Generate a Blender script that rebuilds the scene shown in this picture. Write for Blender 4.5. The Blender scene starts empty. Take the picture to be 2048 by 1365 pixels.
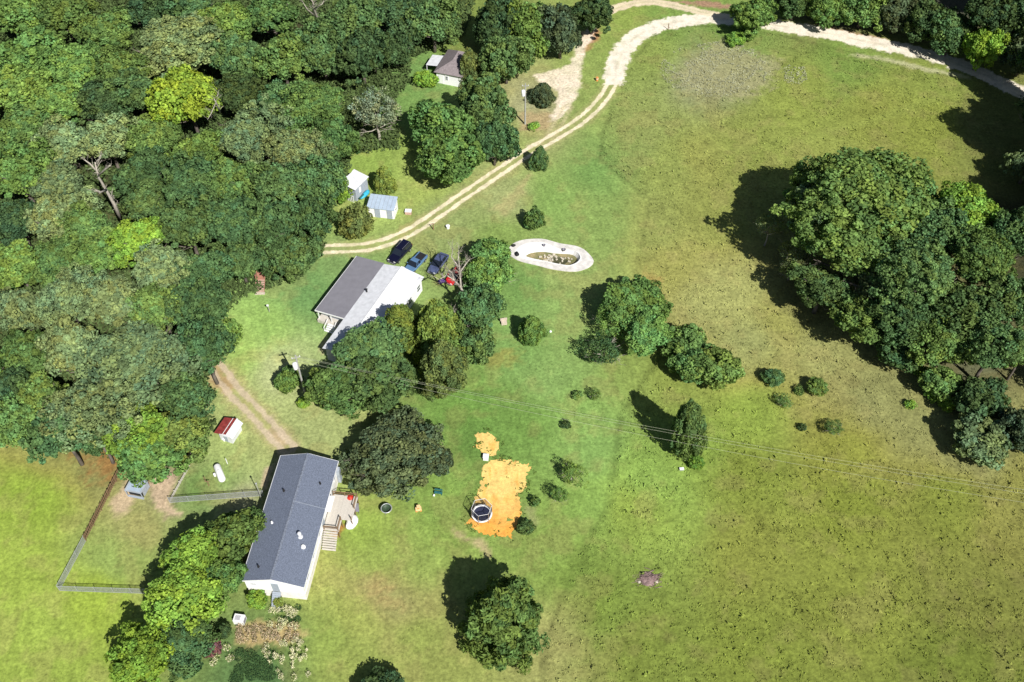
import bpy, math, random
import numpy as np
from mathutils import Vector, Matrix
random.seed(7)
R = math.radians
S = bpy.context.scene
COL = S.collection

# ------------------------------------------------------------------ camera, sky, sun, exposure
PITCH = R(49.6); FOC = 2000.0; CAM_H = 120.0          # drone height in metres, focal length in photo pixels (2048 wide)
cam = bpy.data.cameras.new('camera'); camo = bpy.data.objects.new('camera', cam); COL.objects.link(camo)
cam.sensor_width = 36.0; cam.lens = 36.0 * FOC / 2048.0
cam.clip_start = 1.0; cam.clip_end = 5000.0
camo.location = (0, 0, CAM_H); camo.rotation_euler = (math.pi/2 - PITCH, 0, 0)
S.camera = camo
SUN_EL = R(44); SHADOW = R(30)                          # shadows fall away from the camera, 30 degrees to the left
w = bpy.data.worlds.new('World'); S.world = w; w.use_nodes = True
nt = w.node_tree; nt.nodes.clear()
sky = nt.nodes.new('ShaderNodeTexSky'); sky.sky_type = 'NISHITA'; sky.sun_disc = False
sky.sun_elevation = SUN_EL; sky.sun_rotation = R(150)
bg = nt.nodes.new('ShaderNodeBackground'); bg.inputs['Strength'].default_value = 0.046
wo = nt.nodes.new('ShaderNodeOutputWorld')
nt.links.new(sky.outputs[0], bg.inputs[0]); nt.links.new(bg.outputs[0], wo.inputs[0])
sl = bpy.data.lights.new('sun', 'SUN'); sl.energy = 5.0; sl.angle = R(0.5); sl.color = (1.0, 0.97, 0.92)
so = bpy.data.objects.new('sun', sl); COL.objects.link(so)
d = Vector((-math.sin(SHADOW)*math.cos(SUN_EL), math.cos(SHADOW)*math.cos(SUN_EL), -math.sin(SUN_EL)))
so.rotation_euler = d.to_track_quat('-Z', 'Y').to_euler(); so.location = (60, -60, 120)
S.view_settings.view_transform = 'Standard'; S.view_settings.look = 'None'
S.view_settings.gamma = 1.0; S.view_settings.use_curve_mapping = False
S.view_settings.exposure = 0.38

# ------------------------------------------------------------------ survey: photo pixel -> point on the ground plane (or on the level h)
def ray(u, v):
    x = (u-1024)/FOC; y = (682.5-v)/FOC
    return np.array([x, math.cos(PITCH)+y*math.sin(PITCH), -math.sin(PITCH)+y*math.cos(PITCH)])
def G(u, v, h=0.0):
    r = ray(u, v); t = (CAM_H-h)/-r[2]
    return Vector((r[0]*t, r[1]*t, h))
def depth(u, v, h=0.0):
    return (CAM_H-h)/-ray(u, v)[2]
def toPix(X, Y):                                        # ground metres -> photo pixels (vectorised), used to survey ground colours
    z = Y*math.cos(PITCH) + CAM_H*math.sin(PITCH)
    yy = Y*math.sin(PITCH) - CAM_H*math.cos(PITCH)
    z = np.maximum(z, 1e-3)
    return 1024 + FOC*X/z, 682.5 - FOC*yy/z
def rect(pts, h):                                       # four surveyed corners (back-left, back-right, front-right, front-left) -> centre, width, length, angle
    a, b, c, e = [G(u, v, h) for u, v in pts]
    ctr = (a+b+c+e)/4; wd = ((b-a).length+(c-e).length)/2; ln = ((a-e).length+(b-c).length)/2
    dv = (a-e)+(b-c); rz = math.atan2(dv.y, dv.x) - math.pi/2
    return Vector((ctr.x, ctr.y, 0)), wd, ln, rz

# ------------------------------------------------------------------ helpers
def lin(c):
    return tuple((x/12.92 if x <= 0.04045 else ((x+0.055)/1.055)**2.4) for x in [v/255 for v in c])
LIT = 1.55                                              # how many times brighter than its base colour a sunlit level surface shows
def alb(r, g, b):
    return tuple(v/LIT for v in lin((r, g, b)))
class MB:
    def __init__(s): s.v = []; s.f = []
    def add(s, vs, fs):
        n = len(s.v); s.v += [tuple(p) for p in vs]; s.f += [tuple(i+n for i in f) for f in fs]; return s
    def box(s, c, size, rz=0.0, top=1.0):
        x, y, z = [q/2 for q in size]; cr, sr = math.cos(rz), math.sin(rz); vs = []
        for dz, k in ((-z, 1.0), (z, top)):
            for dx, dy in ((-x, -y), (x, -y), (x, y), (-x, y)):
                dx *= k; dy *= k
                vs.append((c[0]+dx*cr-dy*sr, c[1]+dx*sr+dy*cr, c[2]+dz))
        return s.add(vs, [(3, 2, 1, 0), (4, 5, 6, 7), (0, 1, 5, 4), (1, 2, 6, 5), (2, 3, 7, 6), (3, 0, 4, 7)])
    def beam(s, a, b, wd, ht=None):
        a = Vector(a); b = Vector(b); d = (b-a).normalized(); ht = ht or wd
        sd = d.cross(Vector((0, 0, 1)))
        if sd.length < 1e-3: sd = Vector((1, 0, 0))
        sd.normalize(); up = sd.cross(d)
        vs = []
        for p in (a, b):
            for i, j in ((-1, -1), (1, -1), (1, 1), (-1, 1)): vs.append(p + sd*(i*wd/2) + up*(j*ht/2))
        return s.add(vs, [(0, 1, 2, 3), (7, 6, 5, 4), (0, 4, 5, 1), (1, 5, 6, 2), (2, 6, 7, 3), (3, 7, 4, 0)])
    def slab(s, pts, th):                               # thick sheet: corner points of the top face, pushed down by th
        n = len(pts); vs = [Vector(p) for p in pts] + [Vector(p)-Vector((0, 0, th)) for p in pts]
        fs = [tuple(range(n)), tuple(range(2*n-1, n-1, -1))] + [(i, i+n, (i+1) % n+n, (i+1) % n) for i in range(n)]
        return s.add(vs, fs)
    def tube(s, path, rad, n=8, cap=True):
        path = [Vector(p) for p in path]
        if not hasattr(rad, '__len__'): rad = [rad]*len(path)
        vs = []; fs = []
        for i, p in enumerate(path):
            d = (path[min(i+1, len(path)-1)] - path[max(i-1, 0)]).normalized()
            a = d.cross(Vector((0, 0, 1)) if abs(d.z) < 0.9 else Vector((1, 0, 0))).normalized(); b = d.cross(a)
            for k in range(n):
                t = 2*math.pi*k/n; vs.append(p + (a*math.cos(t)+b*math.sin(t))*rad[i])
        for i in range(len(path)-1):
            for k in range(n):
                fs.append((i*n+k, i*n+(k+1) % n, (i+1)*n+(k+1) % n, (i+1)*n+k))
        if cap: fs += [tuple(range(n-1, -1, -1)), tuple(range((len(path)-1)*n, len(path)*n))]
        return s.add(vs, fs)
    def lathe(s, prof, n=20, c=(0, 0, 0), axis='z'):
        vs = []; fs = []
        for r, z in prof:
            for k in range(n):
                t = 2*math.pi*k/n; q = (r*math.cos(t), r*math.sin(t), z)
                if axis == 'y': q = (q[0], q[2], q[1])
                if axis == 'x': q = (q[2], q[0], q[1])
                vs.append((c[0]+q[0], c[1]+q[1], c[2]+q[2]))
        for i in range(len(prof)-1):
            for k in range(n): fs.append((i*n+k, i*n+(k+1) % n, (i+1)*n+(k+1) % n, (i+1)*n+k))
        return s.add(vs, fs)
    def loft(s, rings, cap=True):
        n = len(rings[0]); vs = [p for r in rings for p in r]; fs = []
        for i in range(len(rings)-1):
            for k in range(n): fs.append((i*n+k, i*n+(k+1) % n, (i+1)*n+(k+1) % n, (i+1)*n+k))
        if cap: fs += [tuple(range(n-1, -1, -1)), tuple(range((len(rings)-1)*n, len(rings)*n))]
        return s.add(vs, fs)
    def mesh(s, name, m=None, smooth=False):
        me = bpy.data.meshes.new(name); me.from_pydata(s.v, [], s.f); me.update()
        if m: me.materials.append(m)
        if smooth: me.polygons.foreach_set('use_smooth', [True]*len(me.polygons))
        return me
    def build(s, name, m, parent=None, smooth=False, loc=None):
        return obj(name, s.mesh(name, m, smooth), parent, loc)
def obj(name, me, parent=None, loc=None, rz=0.0):
    o = bpy.data.objects.new(name, me); COL.objects.link(o)
    if parent: o.parent = parent
    if loc is not None: o.location = loc
    if rz: o.rotation_euler = (0, 0, rz)
    return o
def tag(o, label=None, cat=None, group=None, kind=None):
    if label: o['label'] = label
    if cat: o['category'] = cat
    if group: o['group'] = group
    if kind: o['kind'] = kind
    return o
def thing(name, loc, rz, label, cat, group=None):
    o = bpy.data.objects.new(name, None); COL.objects.link(o); o.empty_display_size = 0.3
    o.location = loc; o.rotation_euler = (0, 0, rz)
    return tag(o, label, cat, group)

# ------------------------------------------------------------------ materials
def mat(name, col, rough=0.8, var=0.12, scale=3.0, bump=0.0, bscale=20.0, metal=0.0, stretch=None, second=None, spec=0.3):
    m = bpy.data.materials.new(name); m.use_nodes = True; t = m.node_tree; p = t.nodes['Principled BSDF']
    p.inputs['Roughness'].default_value = rough; p.inputs['Metallic'].default_value = metal
    p.inputs['Specular IOR Level'].default_value = spec
    tc = t.nodes.new('ShaderNodeTexCoord'); src = tc.outputs['Object']
    if stretch:
        mp = t.nodes.new('ShaderNodeMapping'); mp.inputs['Scale'].default_value = stretch
        t.links.new(src, mp.inputs[0]); src = mp.outputs[0]
    nz = t.nodes.new('ShaderNodeTexNoise'); nz.inputs['Scale'].default_value = scale; nz.inputs['Detail'].default_value = 6
    t.links.new(src, nz.inputs['Vector'])
    rp = t.nodes.new('ShaderNodeValToRGB'); rp.color_ramp.elements[0].position = 0.3; rp.color_ramp.elements[1].position = 0.7
    c2 = second or tuple(v*(1-var*2) for v in col); c1 = col if second else tuple(v*(1+var) for v in col)
    rp.color_ramp.elements[0].color = (*c2, 1); rp.color_ramp.elements[1].color = (*c1, 1)
    t.links.new(nz.outputs['Fac'], rp.inputs[0]); t.links.new(rp.outputs[0], p.inputs['Base Color'])
    if bump:
        n2 = t.nodes.new('ShaderNodeTexNoise'); n2.inputs['Scale'].default_value = bscale; n2.inputs['Detail'].default_value = 4
        t.links.new(src, n2.inputs['Vector'])
        b = t.nodes.new('ShaderNodeBump'); b.inputs['Strength'].default_value = bump; b.inputs['Distance'].default_value = 0.05
        t.links.new(n2.outputs['Fac'], b.inputs['Height']); t.links.new(b.outputs[0], p.inputs['Normal'])
    return m
def ground_mat(name, amt=0.25, bump=0.5, fine=5.0):
    m = bpy.data.materials.new(name); m.use_nodes = True; t = m.node_tree; p = t.nodes['Principled BSDF']
    p.inputs['Roughness'].default_value = 0.95; p.inputs['Specular IOR Level'].default_value = 0.08
    at = t.nodes.new('ShaderNodeAttribute'); at.attribute_name = 'col'
    tc = t.nodes.new('ShaderNodeTexCoord')
    n1 = t.nodes.new('ShaderNodeTexNoise'); n1.inputs['Scale'].default_value = fine; n1.inputs['Detail'].default_value = 5; n1.inputs['Roughness'].default_value = 0.7
    n1.inputs['Detail'].default_value = 8
    n2 = t.nodes.new('ShaderNodeTexNoise'); n2.inputs['Scale'].default_value = 0.55; n2.inputs['Detail'].default_value = 9; n2.inputs['Roughness'].default_value = 0.75
    for n in (n1, n2): t.links.new(tc.outputs['Object'], n.inputs['Vector'])
    def ramp(n, lo, hi, a, b):
        r = t.nodes.new('ShaderNodeMapRange'); r.inputs[1].default_value = a; r.inputs[2].default_value = b
        r.inputs[3].default_value = lo; r.inputs[4].default_value = hi; t.links.new(n.outputs['Fac'], r.inputs[0]); return r
    r1 = ramp(n1, 1-amt*1.4, 1+amt*1.2, 0.3, 0.7); r2 = ramp(n2, 0.74, 1.24, 0.3, 0.7)
    mu = t.nodes.new('ShaderNodeMath'); mu.operation = 'MULTIPLY'; t.links.new(r1.outputs[0], mu.inputs[0]); t.links.new(r2.outputs[0], mu.inputs[1])
    vm = t.nodes.new('ShaderNodeVectorMath'); vm.operation = 'SCALE'
    t.links.new(at.outputs['Color'], vm.inputs[0]); t.links.new(mu.outputs[0], vm.inputs['Scale']); t.links.new(vm.outputs[0], p.inputs['Base Color'])
    b = t.nodes.new('ShaderNodeBump'); b.inputs['Strength'].default_value = bump; b.inputs['Distance'].default_value = 0.12
    t.links.new(n1.outputs['Fac'], b.inputs['Height']); t.links.new(b.outputs[0], p.inputs['Normal'])
    return m
def leaf_mat(name):
    m = bpy.data.materials.new(name); m.use_nodes = True; t = m.node_tree
    for n in list(t.nodes): t.nodes.remove(n)
    oi = t.nodes.new('ShaderNodeObjectInfo'); at = t.nodes.new('ShaderNodeAttribute'); at.attribute_name = 'var'
    vm = t.nodes.new('ShaderNodeVectorMath'); vm.operation = 'MULTIPLY'
    t.links.new(oi.outputs['Color'], vm.inputs[0]); t.links.new(at.outputs['Color'], vm.inputs[1])
    df = t.nodes.new('ShaderNodeBsdfDiffuse'); tr = t.nodes.new('ShaderNodeBsdfTranslucent'); mx = t.nodes.new('ShaderNodeMixShader')
    mx.inputs[0].default_value = 0.18
    hs = t.nodes.new('ShaderNodeVectorMath'); hs.operation = 'MULTIPLY'; hs.inputs[1].default_value = (1.3, 1.5, 0.6)
    t.links.new(vm.outputs[0], df.inputs[0]); t.links.new(vm.outputs[0], hs.inputs[0]); t.links.new(hs.outputs[0], tr.inputs[0])
    out = t.nodes.new('ShaderNodeOutputMaterial')
    t.links.new(df.outputs[0], mx.inputs[1]); t.links.new(tr.outputs[0], mx.inputs[2]); t.links.new(mx.outputs[0], out.inputs[0])
    return m
M = {}
M['ground'] = ground_mat('grass_and_soil', 0.30, 0.6, 2.1)
M['dirt'] = ground_mat('sandy_dirt', 0.14, 0.25, 3.0)
M['sand'] = ground_mat('orange_sand', 0.10, 0.5, 2.2)
M['tuft'] = ground_mat('tuft_blades', 0.1, 0.0, 5.0)
M['leaf'] = leaf_mat('foliage')
M['bark'] = mat('bark', (0.17, 0.145, 0.12), 0.95, 0.3, 4, 0.6, 12)
M['palebark'] = mat('weathered_bark', (0.42, 0.38, 0.32), 0.95, 0.15, 4, 0.4, 12)
M['white'] = mat('white_siding', (0.84, 0.84, 0.84), 0.6, 0.03, 1.5, 0.25, 3.0, stretch=(0.3, 0.3, 9))
M['whitetrim'] = mat('white_trim', (0.80, 0.80, 0.80), 0.5, 0.02, 2)
M['skirt'] = mat('pinkish_white_skirting', (0.80, 0.76, 0.73), 0.8, 0.08, 2, 0.3, 8)
M['shingle'] = mat('slate_grey_shingles', (0.150, 0.175, 0.235), 0.95, 0.22, 5.0, 0.5, 14, stretch=(3, 1, 1))
M['brownroof'] = mat('brown_grey_shingles', (0.235, 0.20, 0.205), 0.95, 0.12, 3, 0.3, 12)
M['darkmetal'] = mat('dark_grey_roofing', (0.205, 0.200, 0.225), 0.75, 0.05, 1.2, 0.1, 6)
M['lightmetal'] = mat('light_grey_metal_roofing', (0.66, 0.67, 0.70), 0.6, 0.07, 1.5, 0.1, 5)
M['bluemetal'] = mat('pale_blue_metal_roofing', (0.36, 0.44, 0.54), 0.6, 0.06, 1.5)
M['greymetal'] = mat('grey_metal_sheet', (0.36, 0.40, 0.45), 0.6, 0.12, 1.5)
M['greywall'] = mat('grey_boards', (0.36, 0.40, 0.46), 0.85, 0.15, 3, stretch=(6, 6, 0.5))
M['greydoor'] = mat('grey_door_paint', (0.33, 0.37, 0.43), 0.7, 0.05, 3)
M['red'] = mat('rusty_red_roofing', (0.33, 0.055, 0.05), 0.75, 0.2, 2)
M['glass'] = mat('window_glass', (0.05, 0.07, 0.10), 0.08, 0.1, 1, spec=0.8)
M['dark'] = mat('shade_and_grille_black', (0.02, 0.02, 0.025), 0.9, 0.1, 2)  # black of the kennel's painted inner shade and of the car grilles
M['wood'] = mat('brown_fence_boards', (0.235, 0.15, 0.085), 0.9, 0.25, 4, stretch=(4, 4, 0.6))
M['deckwood'] = mat('beige_deck_boards', (0.56, 0.52, 0.46), 0.9, 0.12, 4, stretch=(0.6, 5, 1))
M['redwood'] = mat('reddish_boards', (0.42, 0.20, 0.14), 0.9, 0.15, 4)
M['pinkwood'] = mat('pinkish_boards', (0.52, 0.34, 0.28), 0.9, 0.12, 4)
M['galv'] = mat('galvanised_steel', (0.42, 0.44, 0.44), 0.5, 0.08, 5, metal=0.3)
M['pole'] = mat('grey_pole_wood', (0.36, 0.36, 0.33), 0.9, 0.15, 3, stretch=(6, 6, 0.5))
M['wire'] = mat('aluminium_wire', (0.40, 0.42, 0.30), 0.7, 0.05, 1)
M['concrete'] = mat('pool_concrete', (0.66, 0.63, 0.59), 0.9, 0.12, 1.3, 0.2, 6)
M['poolwhite'] = mat('white_pool_plaster', (0.78, 0.77, 0.75), 0.8, 0.05, 1.0)
M['murk'] = mat('green_brown_pool_floor', (0.30, 0.24, 0.13), 0.8, 0.3, 0.9, second=(0.10, 0.12, 0.04))
M['water'] = mat('murky_water', (0.10, 0.10, 0.05), 0.15, 0.4, 0.7, spec=0.5)
M['rubble'] = mat('pale_rubble', (0.55, 0.5, 0.4), 0.9, 0.2, 2)
M['rubber'] = mat('black_rubber', (0.02, 0.02, 0.022), 0.8, 0.1, 4)
M['steel'] = mat('bare_steel', (0.5, 0.5, 0.52), 0.35, 0.05, 4, metal=0.7)
M['lens'] = mat('clear_lamp_lens', (0.75, 0.75, 0.72), 0.2, 0.03, 4)
M['redlens'] = mat('red_lamp_lens', (0.4, 0.02, 0.02), 0.3, 0.05, 4)
M['redplastic'] = mat('red_plastic', (0.55, 0.035, 0.02), 0.5, 0.08, 3)
M['orange'] = mat('orange_plastic', (0.75, 0.30, 0.10), 0.5, 0.08, 3)
M['yellow'] = mat('cream_orange_plastic', (0.80, 0.55, 0.28), 0.5, 0.05, 3)
M['teal'] = mat('teal_plastic', (0.03, 0.14, 0.15), 0.5, 0.1, 3)
M['blue'] = mat('sky_blue_tarp', (0.05, 0.42, 0.60), 0.5, 0.15, 3)
M['lightblue'] = mat('pale_blue_plastic', (0.35, 0.55, 0.68), 0.5, 0.1, 3)
M['purple'] = mat('purple_plastic', (0.10, 0.05, 0.22), 0.5, 0.1, 3)
M['greyplastic'] = mat('grey_plastic', (0.25, 0.24, 0.28), 0.6, 0.1, 3)
M['navymat'] = mat('navy_jumping_mat', (0.03, 0.035, 0.07), 0.7, 0.15, 3)
M['greenplastic'] = mat('dark_green_plastic', (0.04, 0.07, 0.04), 0.5, 0.1, 3)
M['brush'] = mat('purplish_dead_brush', (0.26, 0.18, 0.17), 0.95, 0.3, 3)
M['stone'] = mat('pale_stone', (0.55, 0.47, 0.38), 0.9, 0.15, 4)
M['carblack'] = mat('black_car_paint', (0.006, 0.006, 0.022), 0.18, 0.05, 1, spec=0.7)
M['carblue'] = mat('blue_car_paint', (0.10, 0.19, 0.33), 0.2, 0.05, 1, spec=0.6)
M['carslate'] = mat('slate_blue_car_paint', (0.075, 0.095, 0.18), 0.2, 0.05, 1, spec=0.6)
M['carred'] = mat('red_car_paint', (0.50, 0.02, 0.02), 0.22, 0.05, 1, spec=0.6)
M['carglass'] = mat('tinted_car_glass', (0.015, 0.02, 0.03), 0.05, 0.05, 1, spec=0.9)

# ------------------------------------------------------------------ noise
def vnoise(x, y, seed=0):
    xi = np.floor(x).astype(np.int64); yi = np.floor(y).astype(np.int64); fx = x-xi; fy = y-yi
    fx = fx*fx*(3-2*fx); fy = fy*fy*(3-2*fy)
    def h(a, b):
        n = (a*374761393 + b*668265263 + seed*974634777) & 0x7fffffff
        n = ((n ^ (n >> 13))*1274126177) & 0x7fffffff
        return ((n ^ (n >> 16)) & 0xffff)/65535.0
    return (h(xi, yi)*(1-fx)+h(xi+1, yi)*fx)*(1-fy) + (h(xi, yi+1)*(1-fx)+h(xi+1, yi+1)*fx)*fy
def fbm(x, y, seed=0, o=4):
    s = 0; a = 0.5; t = 0
    for i in range(o): s = s+a*vnoise(x*2**i, y*2**i, seed+i*17); t += a; a *= 0.55
    return s/t
# ------------------------------------------------------------------ ground colours surveyed at points of the photograph (pixel, colour of the sunlit surface)
SMP = """40 1150 160 182 74|60 1280 160 182 76|60 1000 152 178 66|90 900 168 158 85|200 920 168 142 82|190 1200 160 182 68|230 1120 150 172 86|270 1040 163 165 95
450 960 150 175 95|400 975 118 150 75|460 900 172 190 108|520 880 180 190 112|500 800 176 190 112|545 740 195 205 135|480 700 166 196 98|530 640 160 195 98
600 590 122 164 90|560 560 140 175 96|680 515 138 170 95|620 850 168 180 108|850 360 165 182 90|700 430 165 185 95|740 310 150 176 80|900 440 150 166 95
1000 400 172 182 112|1100 400 140 172 86|1200 330 124 160 80|1200 450 142 168 86|1000 470 140 166 82|1280 250 150 162 86|1350 330 152 165 82|1410 140 158 160 112
1600 200 147 160 72|1750 220 147 156 70|1860 250 146 157 68|1300 100 148 165 80|1450 80 126 156 70|1700 120 130 156 70|1300 450 156 166 86|1400 330 160 165 82
1340 530 166 166 86|1460 600 190 170 98|1400 620 186 166 96|1550 650 178 165 86|1500 680 192 166 98|1650 700 182 165 96|1750 800 172 155 92|1800 700 172 152 92
1850 830 166 150 88|1700 900 150 156 66|1500 830 150 172 72|1400 880 140 165 70|1300 950 145 176 80|1270 1020 150 172 74|1500 950 138 152 62|1700 1000 136 148 58
1900 1000 136 147 60|1500 1100 142 150 65|1700 1200 138 148 62|1950 1200 128 134 60|1900 1340 118 132 52|1500 1300 134 148 60|1300 1300 132 148 62|1200 1200 127 148 62
1150 1150 127 152 66|1180 1000 140 172 80|1150 850 140 175 86|1050 850 122 158 72|950 820 118 156 70|1100 760 140 172 90|1050 700 130 166 85|1100 620 142 172 90
1050 580 122 160 80|1120 560 150 170 92|950 880 110 146 66|900 950 130 160 75|900 1010 135 166 76|880 1080 140 166 76|1100 1100 136 162 75|850 1120 150 170 82
750 1110 155 175 82|760 1170 176 166 98|800 1210 170 166 96|700 1230 165 176 86|820 1280 152 166 80|700 1330 152 166 80|860 1340 150 160 80|1090 1280 160 162 92
650 1280 152 172 80|640 1150 168 175 90|720 1070 152 176 76|1350 750 150 166 76|1180 900 135 170 85|830 150 120 156 80|800 200 125 160 80|920 60 132 150 70
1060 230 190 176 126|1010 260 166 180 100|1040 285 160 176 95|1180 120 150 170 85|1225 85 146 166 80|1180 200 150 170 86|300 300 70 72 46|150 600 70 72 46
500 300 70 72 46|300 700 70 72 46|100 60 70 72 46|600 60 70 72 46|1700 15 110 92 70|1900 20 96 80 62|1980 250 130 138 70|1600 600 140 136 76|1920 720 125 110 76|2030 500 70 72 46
1240 300 140 160 82|1950 900 166 150 90|2040 1000 150 148 72|1260 30 150 170 78|560 1000 150 165 95|480 1000 175 175 125|380 1130 140 165 80|550 1290 120 145 75|520 1340 90 125 70
1330 50 128 156 72|1880 150 140 155 70|1650 350 150 160 76|1500 300 150 162 76|1450 420 152 160 78|1150 700 142 172 90|1250 700 140 160 78|330 950 165 150 110"""
smp = np.array([[float(q) for q in e.split()] for l in SMP.split('\n') for e in l.split('|')])
smpc = np.array([lin(c) for c in smp[:, 2:5]])
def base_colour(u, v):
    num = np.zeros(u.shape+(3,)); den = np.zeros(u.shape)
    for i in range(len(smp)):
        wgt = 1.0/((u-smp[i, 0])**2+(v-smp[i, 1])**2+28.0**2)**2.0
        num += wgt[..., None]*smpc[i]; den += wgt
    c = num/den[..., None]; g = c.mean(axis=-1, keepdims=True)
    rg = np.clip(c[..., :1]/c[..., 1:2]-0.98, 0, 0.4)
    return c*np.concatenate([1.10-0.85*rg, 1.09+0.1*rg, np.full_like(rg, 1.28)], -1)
def seg_dist(u, v, pts):                                # distance to a polyline, in the same units as its points
    best = np.full(u.shape, 1e9)
    for a, b in zip(pts[:-1], pts[1:]):
        ax, ay = a[0], a[1]; dx, dy = b[0]-ax, b[1]-ay; L = dx*dx+dy*dy
        t = np.clip(((u-ax)*dx+(v-ay)*dy)/L, 0, 1)
        best = np.minimum(best, np.hypot(u-ax-t*dx, v-ay-t*dy))
    return best
def inside(u, v, poly):
    r = np.zeros(u.shape, bool); n = len(poly)
    for i in range(n):
        x1, y1 = poly[i]; x2, y2 = poly[(i+1) % n]
        c = ((y1 > v) != (y2 > v)) & (u < (x2-x1)*(v-y1)/((y2-y1)+1e-12)+x1); r ^= c
    return r
def W(pts): return [tuple(G(u, v)[:2]) for u, v in pts]
def smooth_line(pts, n=8):
    p = [Vector((a, b)) for a, b in pts]; out = []
    for i in range(len(p)-1):
        p0 = p[max(i-1, 0)]; p1 = p[i]; p2 = p[i+1]; p3 = p[min(i+2, len(p)-1)]
        for k in range(n):
            t = k/n; out.append(tuple(0.5*((2*p1)+(p2-p0)*t+(2*p0-5*p1+4*p2-p3)*t*t+(3*p1-p0-3*p2+p3)*t**3)))
    out.append(tuple(p[-1])); return out
def sgn_poly(X, Y, poly):                               # signed distance, positive inside
    dd = seg_dist(X, Y, list(poly)+[poly[0]]); return np.where(inside(X, Y, poly), dd, -dd)
DRIVE = smooth_line(W([(560, 505), (640, 499), (700, 497), (745, 492), (790, 478), (835, 455), (880, 425), (935, 387), (1000, 343), (1060, 303), (1110, 274), (1155, 246), (1190, 216), (1218, 180), (1234, 140)]), 5)
ROAD = smooth_line(W([(1226, 160), (1240, 115), (1262, 82), (1300, 58), (1350, 45), (1410, 38), (1470, 40), (1555, 52), (1640, 65), (1720, 81), (1800, 97), (1870, 113), (1930, 135), (1990, 160), (2060, 195), (2130, 240)]), 5)
LOOP = smooth_line(W([(1190, 45), (1222, 22), (1265, 8), (1310, 5), (1355, 13), (1400, 24), (1450, 34)]), 5)
PASTURE = W([(1325, 55), (1275, 110), (1232, 200), (1205, 270), (1200, 320), (1300, 400), (1270, 560), (1335, 620), (1330, 700), (1240, 830), (1222, 1000), (1150, 1130), (1090, 1290), (1085, 1400), (2300, 1500), (2300, 400), (2100, 150), (1900, 150), (1700, 105), (1560, 70), (1440, 52)])
GRAVEL = W([(1068, 152), (1100, 142), (1142, 130), (1152, 95), (1168, 62), (1192, 50), (1188, 75), (1170, 100), (1164, 135), (1160, 175), (1142, 210), (1120, 240), (1100, 242), (1112, 205), (1118, 180), (1085, 172)])
TRACK2 = smooth_line(W([(1135, 215), (1118, 245), (1100, 275), (1085, 296)]), 4)
YARDTRACK = smooth_line(W([(410, 705), (440, 745), (475, 790), (515, 830), (548, 868), (575, 895)]), 5)
BARE = [  # polygon, colour, blend width in metres
    (W([(238, 985), (262, 950), (275, 990), (262, 1020), (240, 1035), (222, 1025), (218, 1000)]), (225, 200, 165), 0.7),
    (W([(298, 955), (345, 940), (352, 965), (338, 990), (345, 1015), (360, 1028), (335, 1036), (310, 1018), (300, 985)]), (222, 196, 165), 0.7),
    (W([(528, 935), (552, 926), (540, 960), (528, 985), (520, 965)]), (222, 200, 165), 0.5),
    (W([(664, 1050), (690, 1048), (684, 1065), (668, 1080), (660, 1070)]), (200, 140, 80), 0.4),
    (W([(150, 905), (235, 905), (250, 930), (225, 965), (190, 950)]), (172, 132, 80), 2.5),
    (W([(430, 720), (445, 735), (470, 770), (455, 790), (415, 770)]), (205, 170, 125), 1.2),
    (W([(540, 855), (575, 870), (570, 893), (545, 890)]), (225, 200, 165), 0.8),
    (W([(735, 1170), (762, 1155), (775, 1185), (800, 1215), (770, 1215), (745, 1195)]), (190, 172, 112), 2.0),
    (W([(900, 1052), (912, 1058), (935, 1078), (965, 1082), (985, 1110), (978, 1118), (940, 1085), (915, 1075)]), (205, 190, 140), 0.5),
    (W([(470, 1250), (530, 1240), (600, 1250), (610, 1270), (560, 1290), (500, 1300), (470, 1280)]), (215, 190, 135), 0.8),
    (W([(1395, 120), (1440, 80), (1500, 105), (1560, 125), (1530, 175), (1480, 200), (1380, 180), (1340, 150)]), (180, 178, 130), 3.0),
    (W([(980, 705), (1030, 690), (1040, 720), (990, 735), (965, 725)]), (165, 168, 92), 1.6),
    (W([(1040, 225), (1110, 225), (1095, 260), (1040, 262)]), (200, 178, 132), 1.2),
    (W([(1160, 65), (1195, 50), (1200, 75), (1165, 110)]), (205, 150, 110), 1.0),
    (W([(1700, 106), (1780, 118), (1850, 133), (1940, 152), (1945, 160), (1850, 143), (1780, 126), (1700, 112)]), (205, 205, 155), 0.7),
    (W([(1580, 60), (1660, 55), (1780, 80), (1760, 92), (1640, 66)]), (200, 160, 125), 0.8),
    (W([(1470, 20), (1330, 4), (1420, 2), (1500, 20), (1480, 34)]), (190, 150, 125), 0.8),
    (W([(1030, 1000), (1070, 1015), (1080, 1045), (1065, 1055), (1045, 1020)]), (170, 178, 115), 0.7),
    (W([(640, 690), (655, 670), (652, 700), (642, 712)]), (225, 200, 160), 0.4),
    (W([(795, 455), (830, 440), (840, 450), (815, 475), (790, 480)]), (180, 180, 110), 0.8),
    (W([(980, 420), (1030, 380), (1060, 345), (1050, 385), (1010, 430)]), (195, 190, 130), 1.2),
    (W([(1290, 560), (1300, 540), (1320, 560), (1310, 580)]), (190, 170, 100), 1.5)]
YT = None
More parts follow.
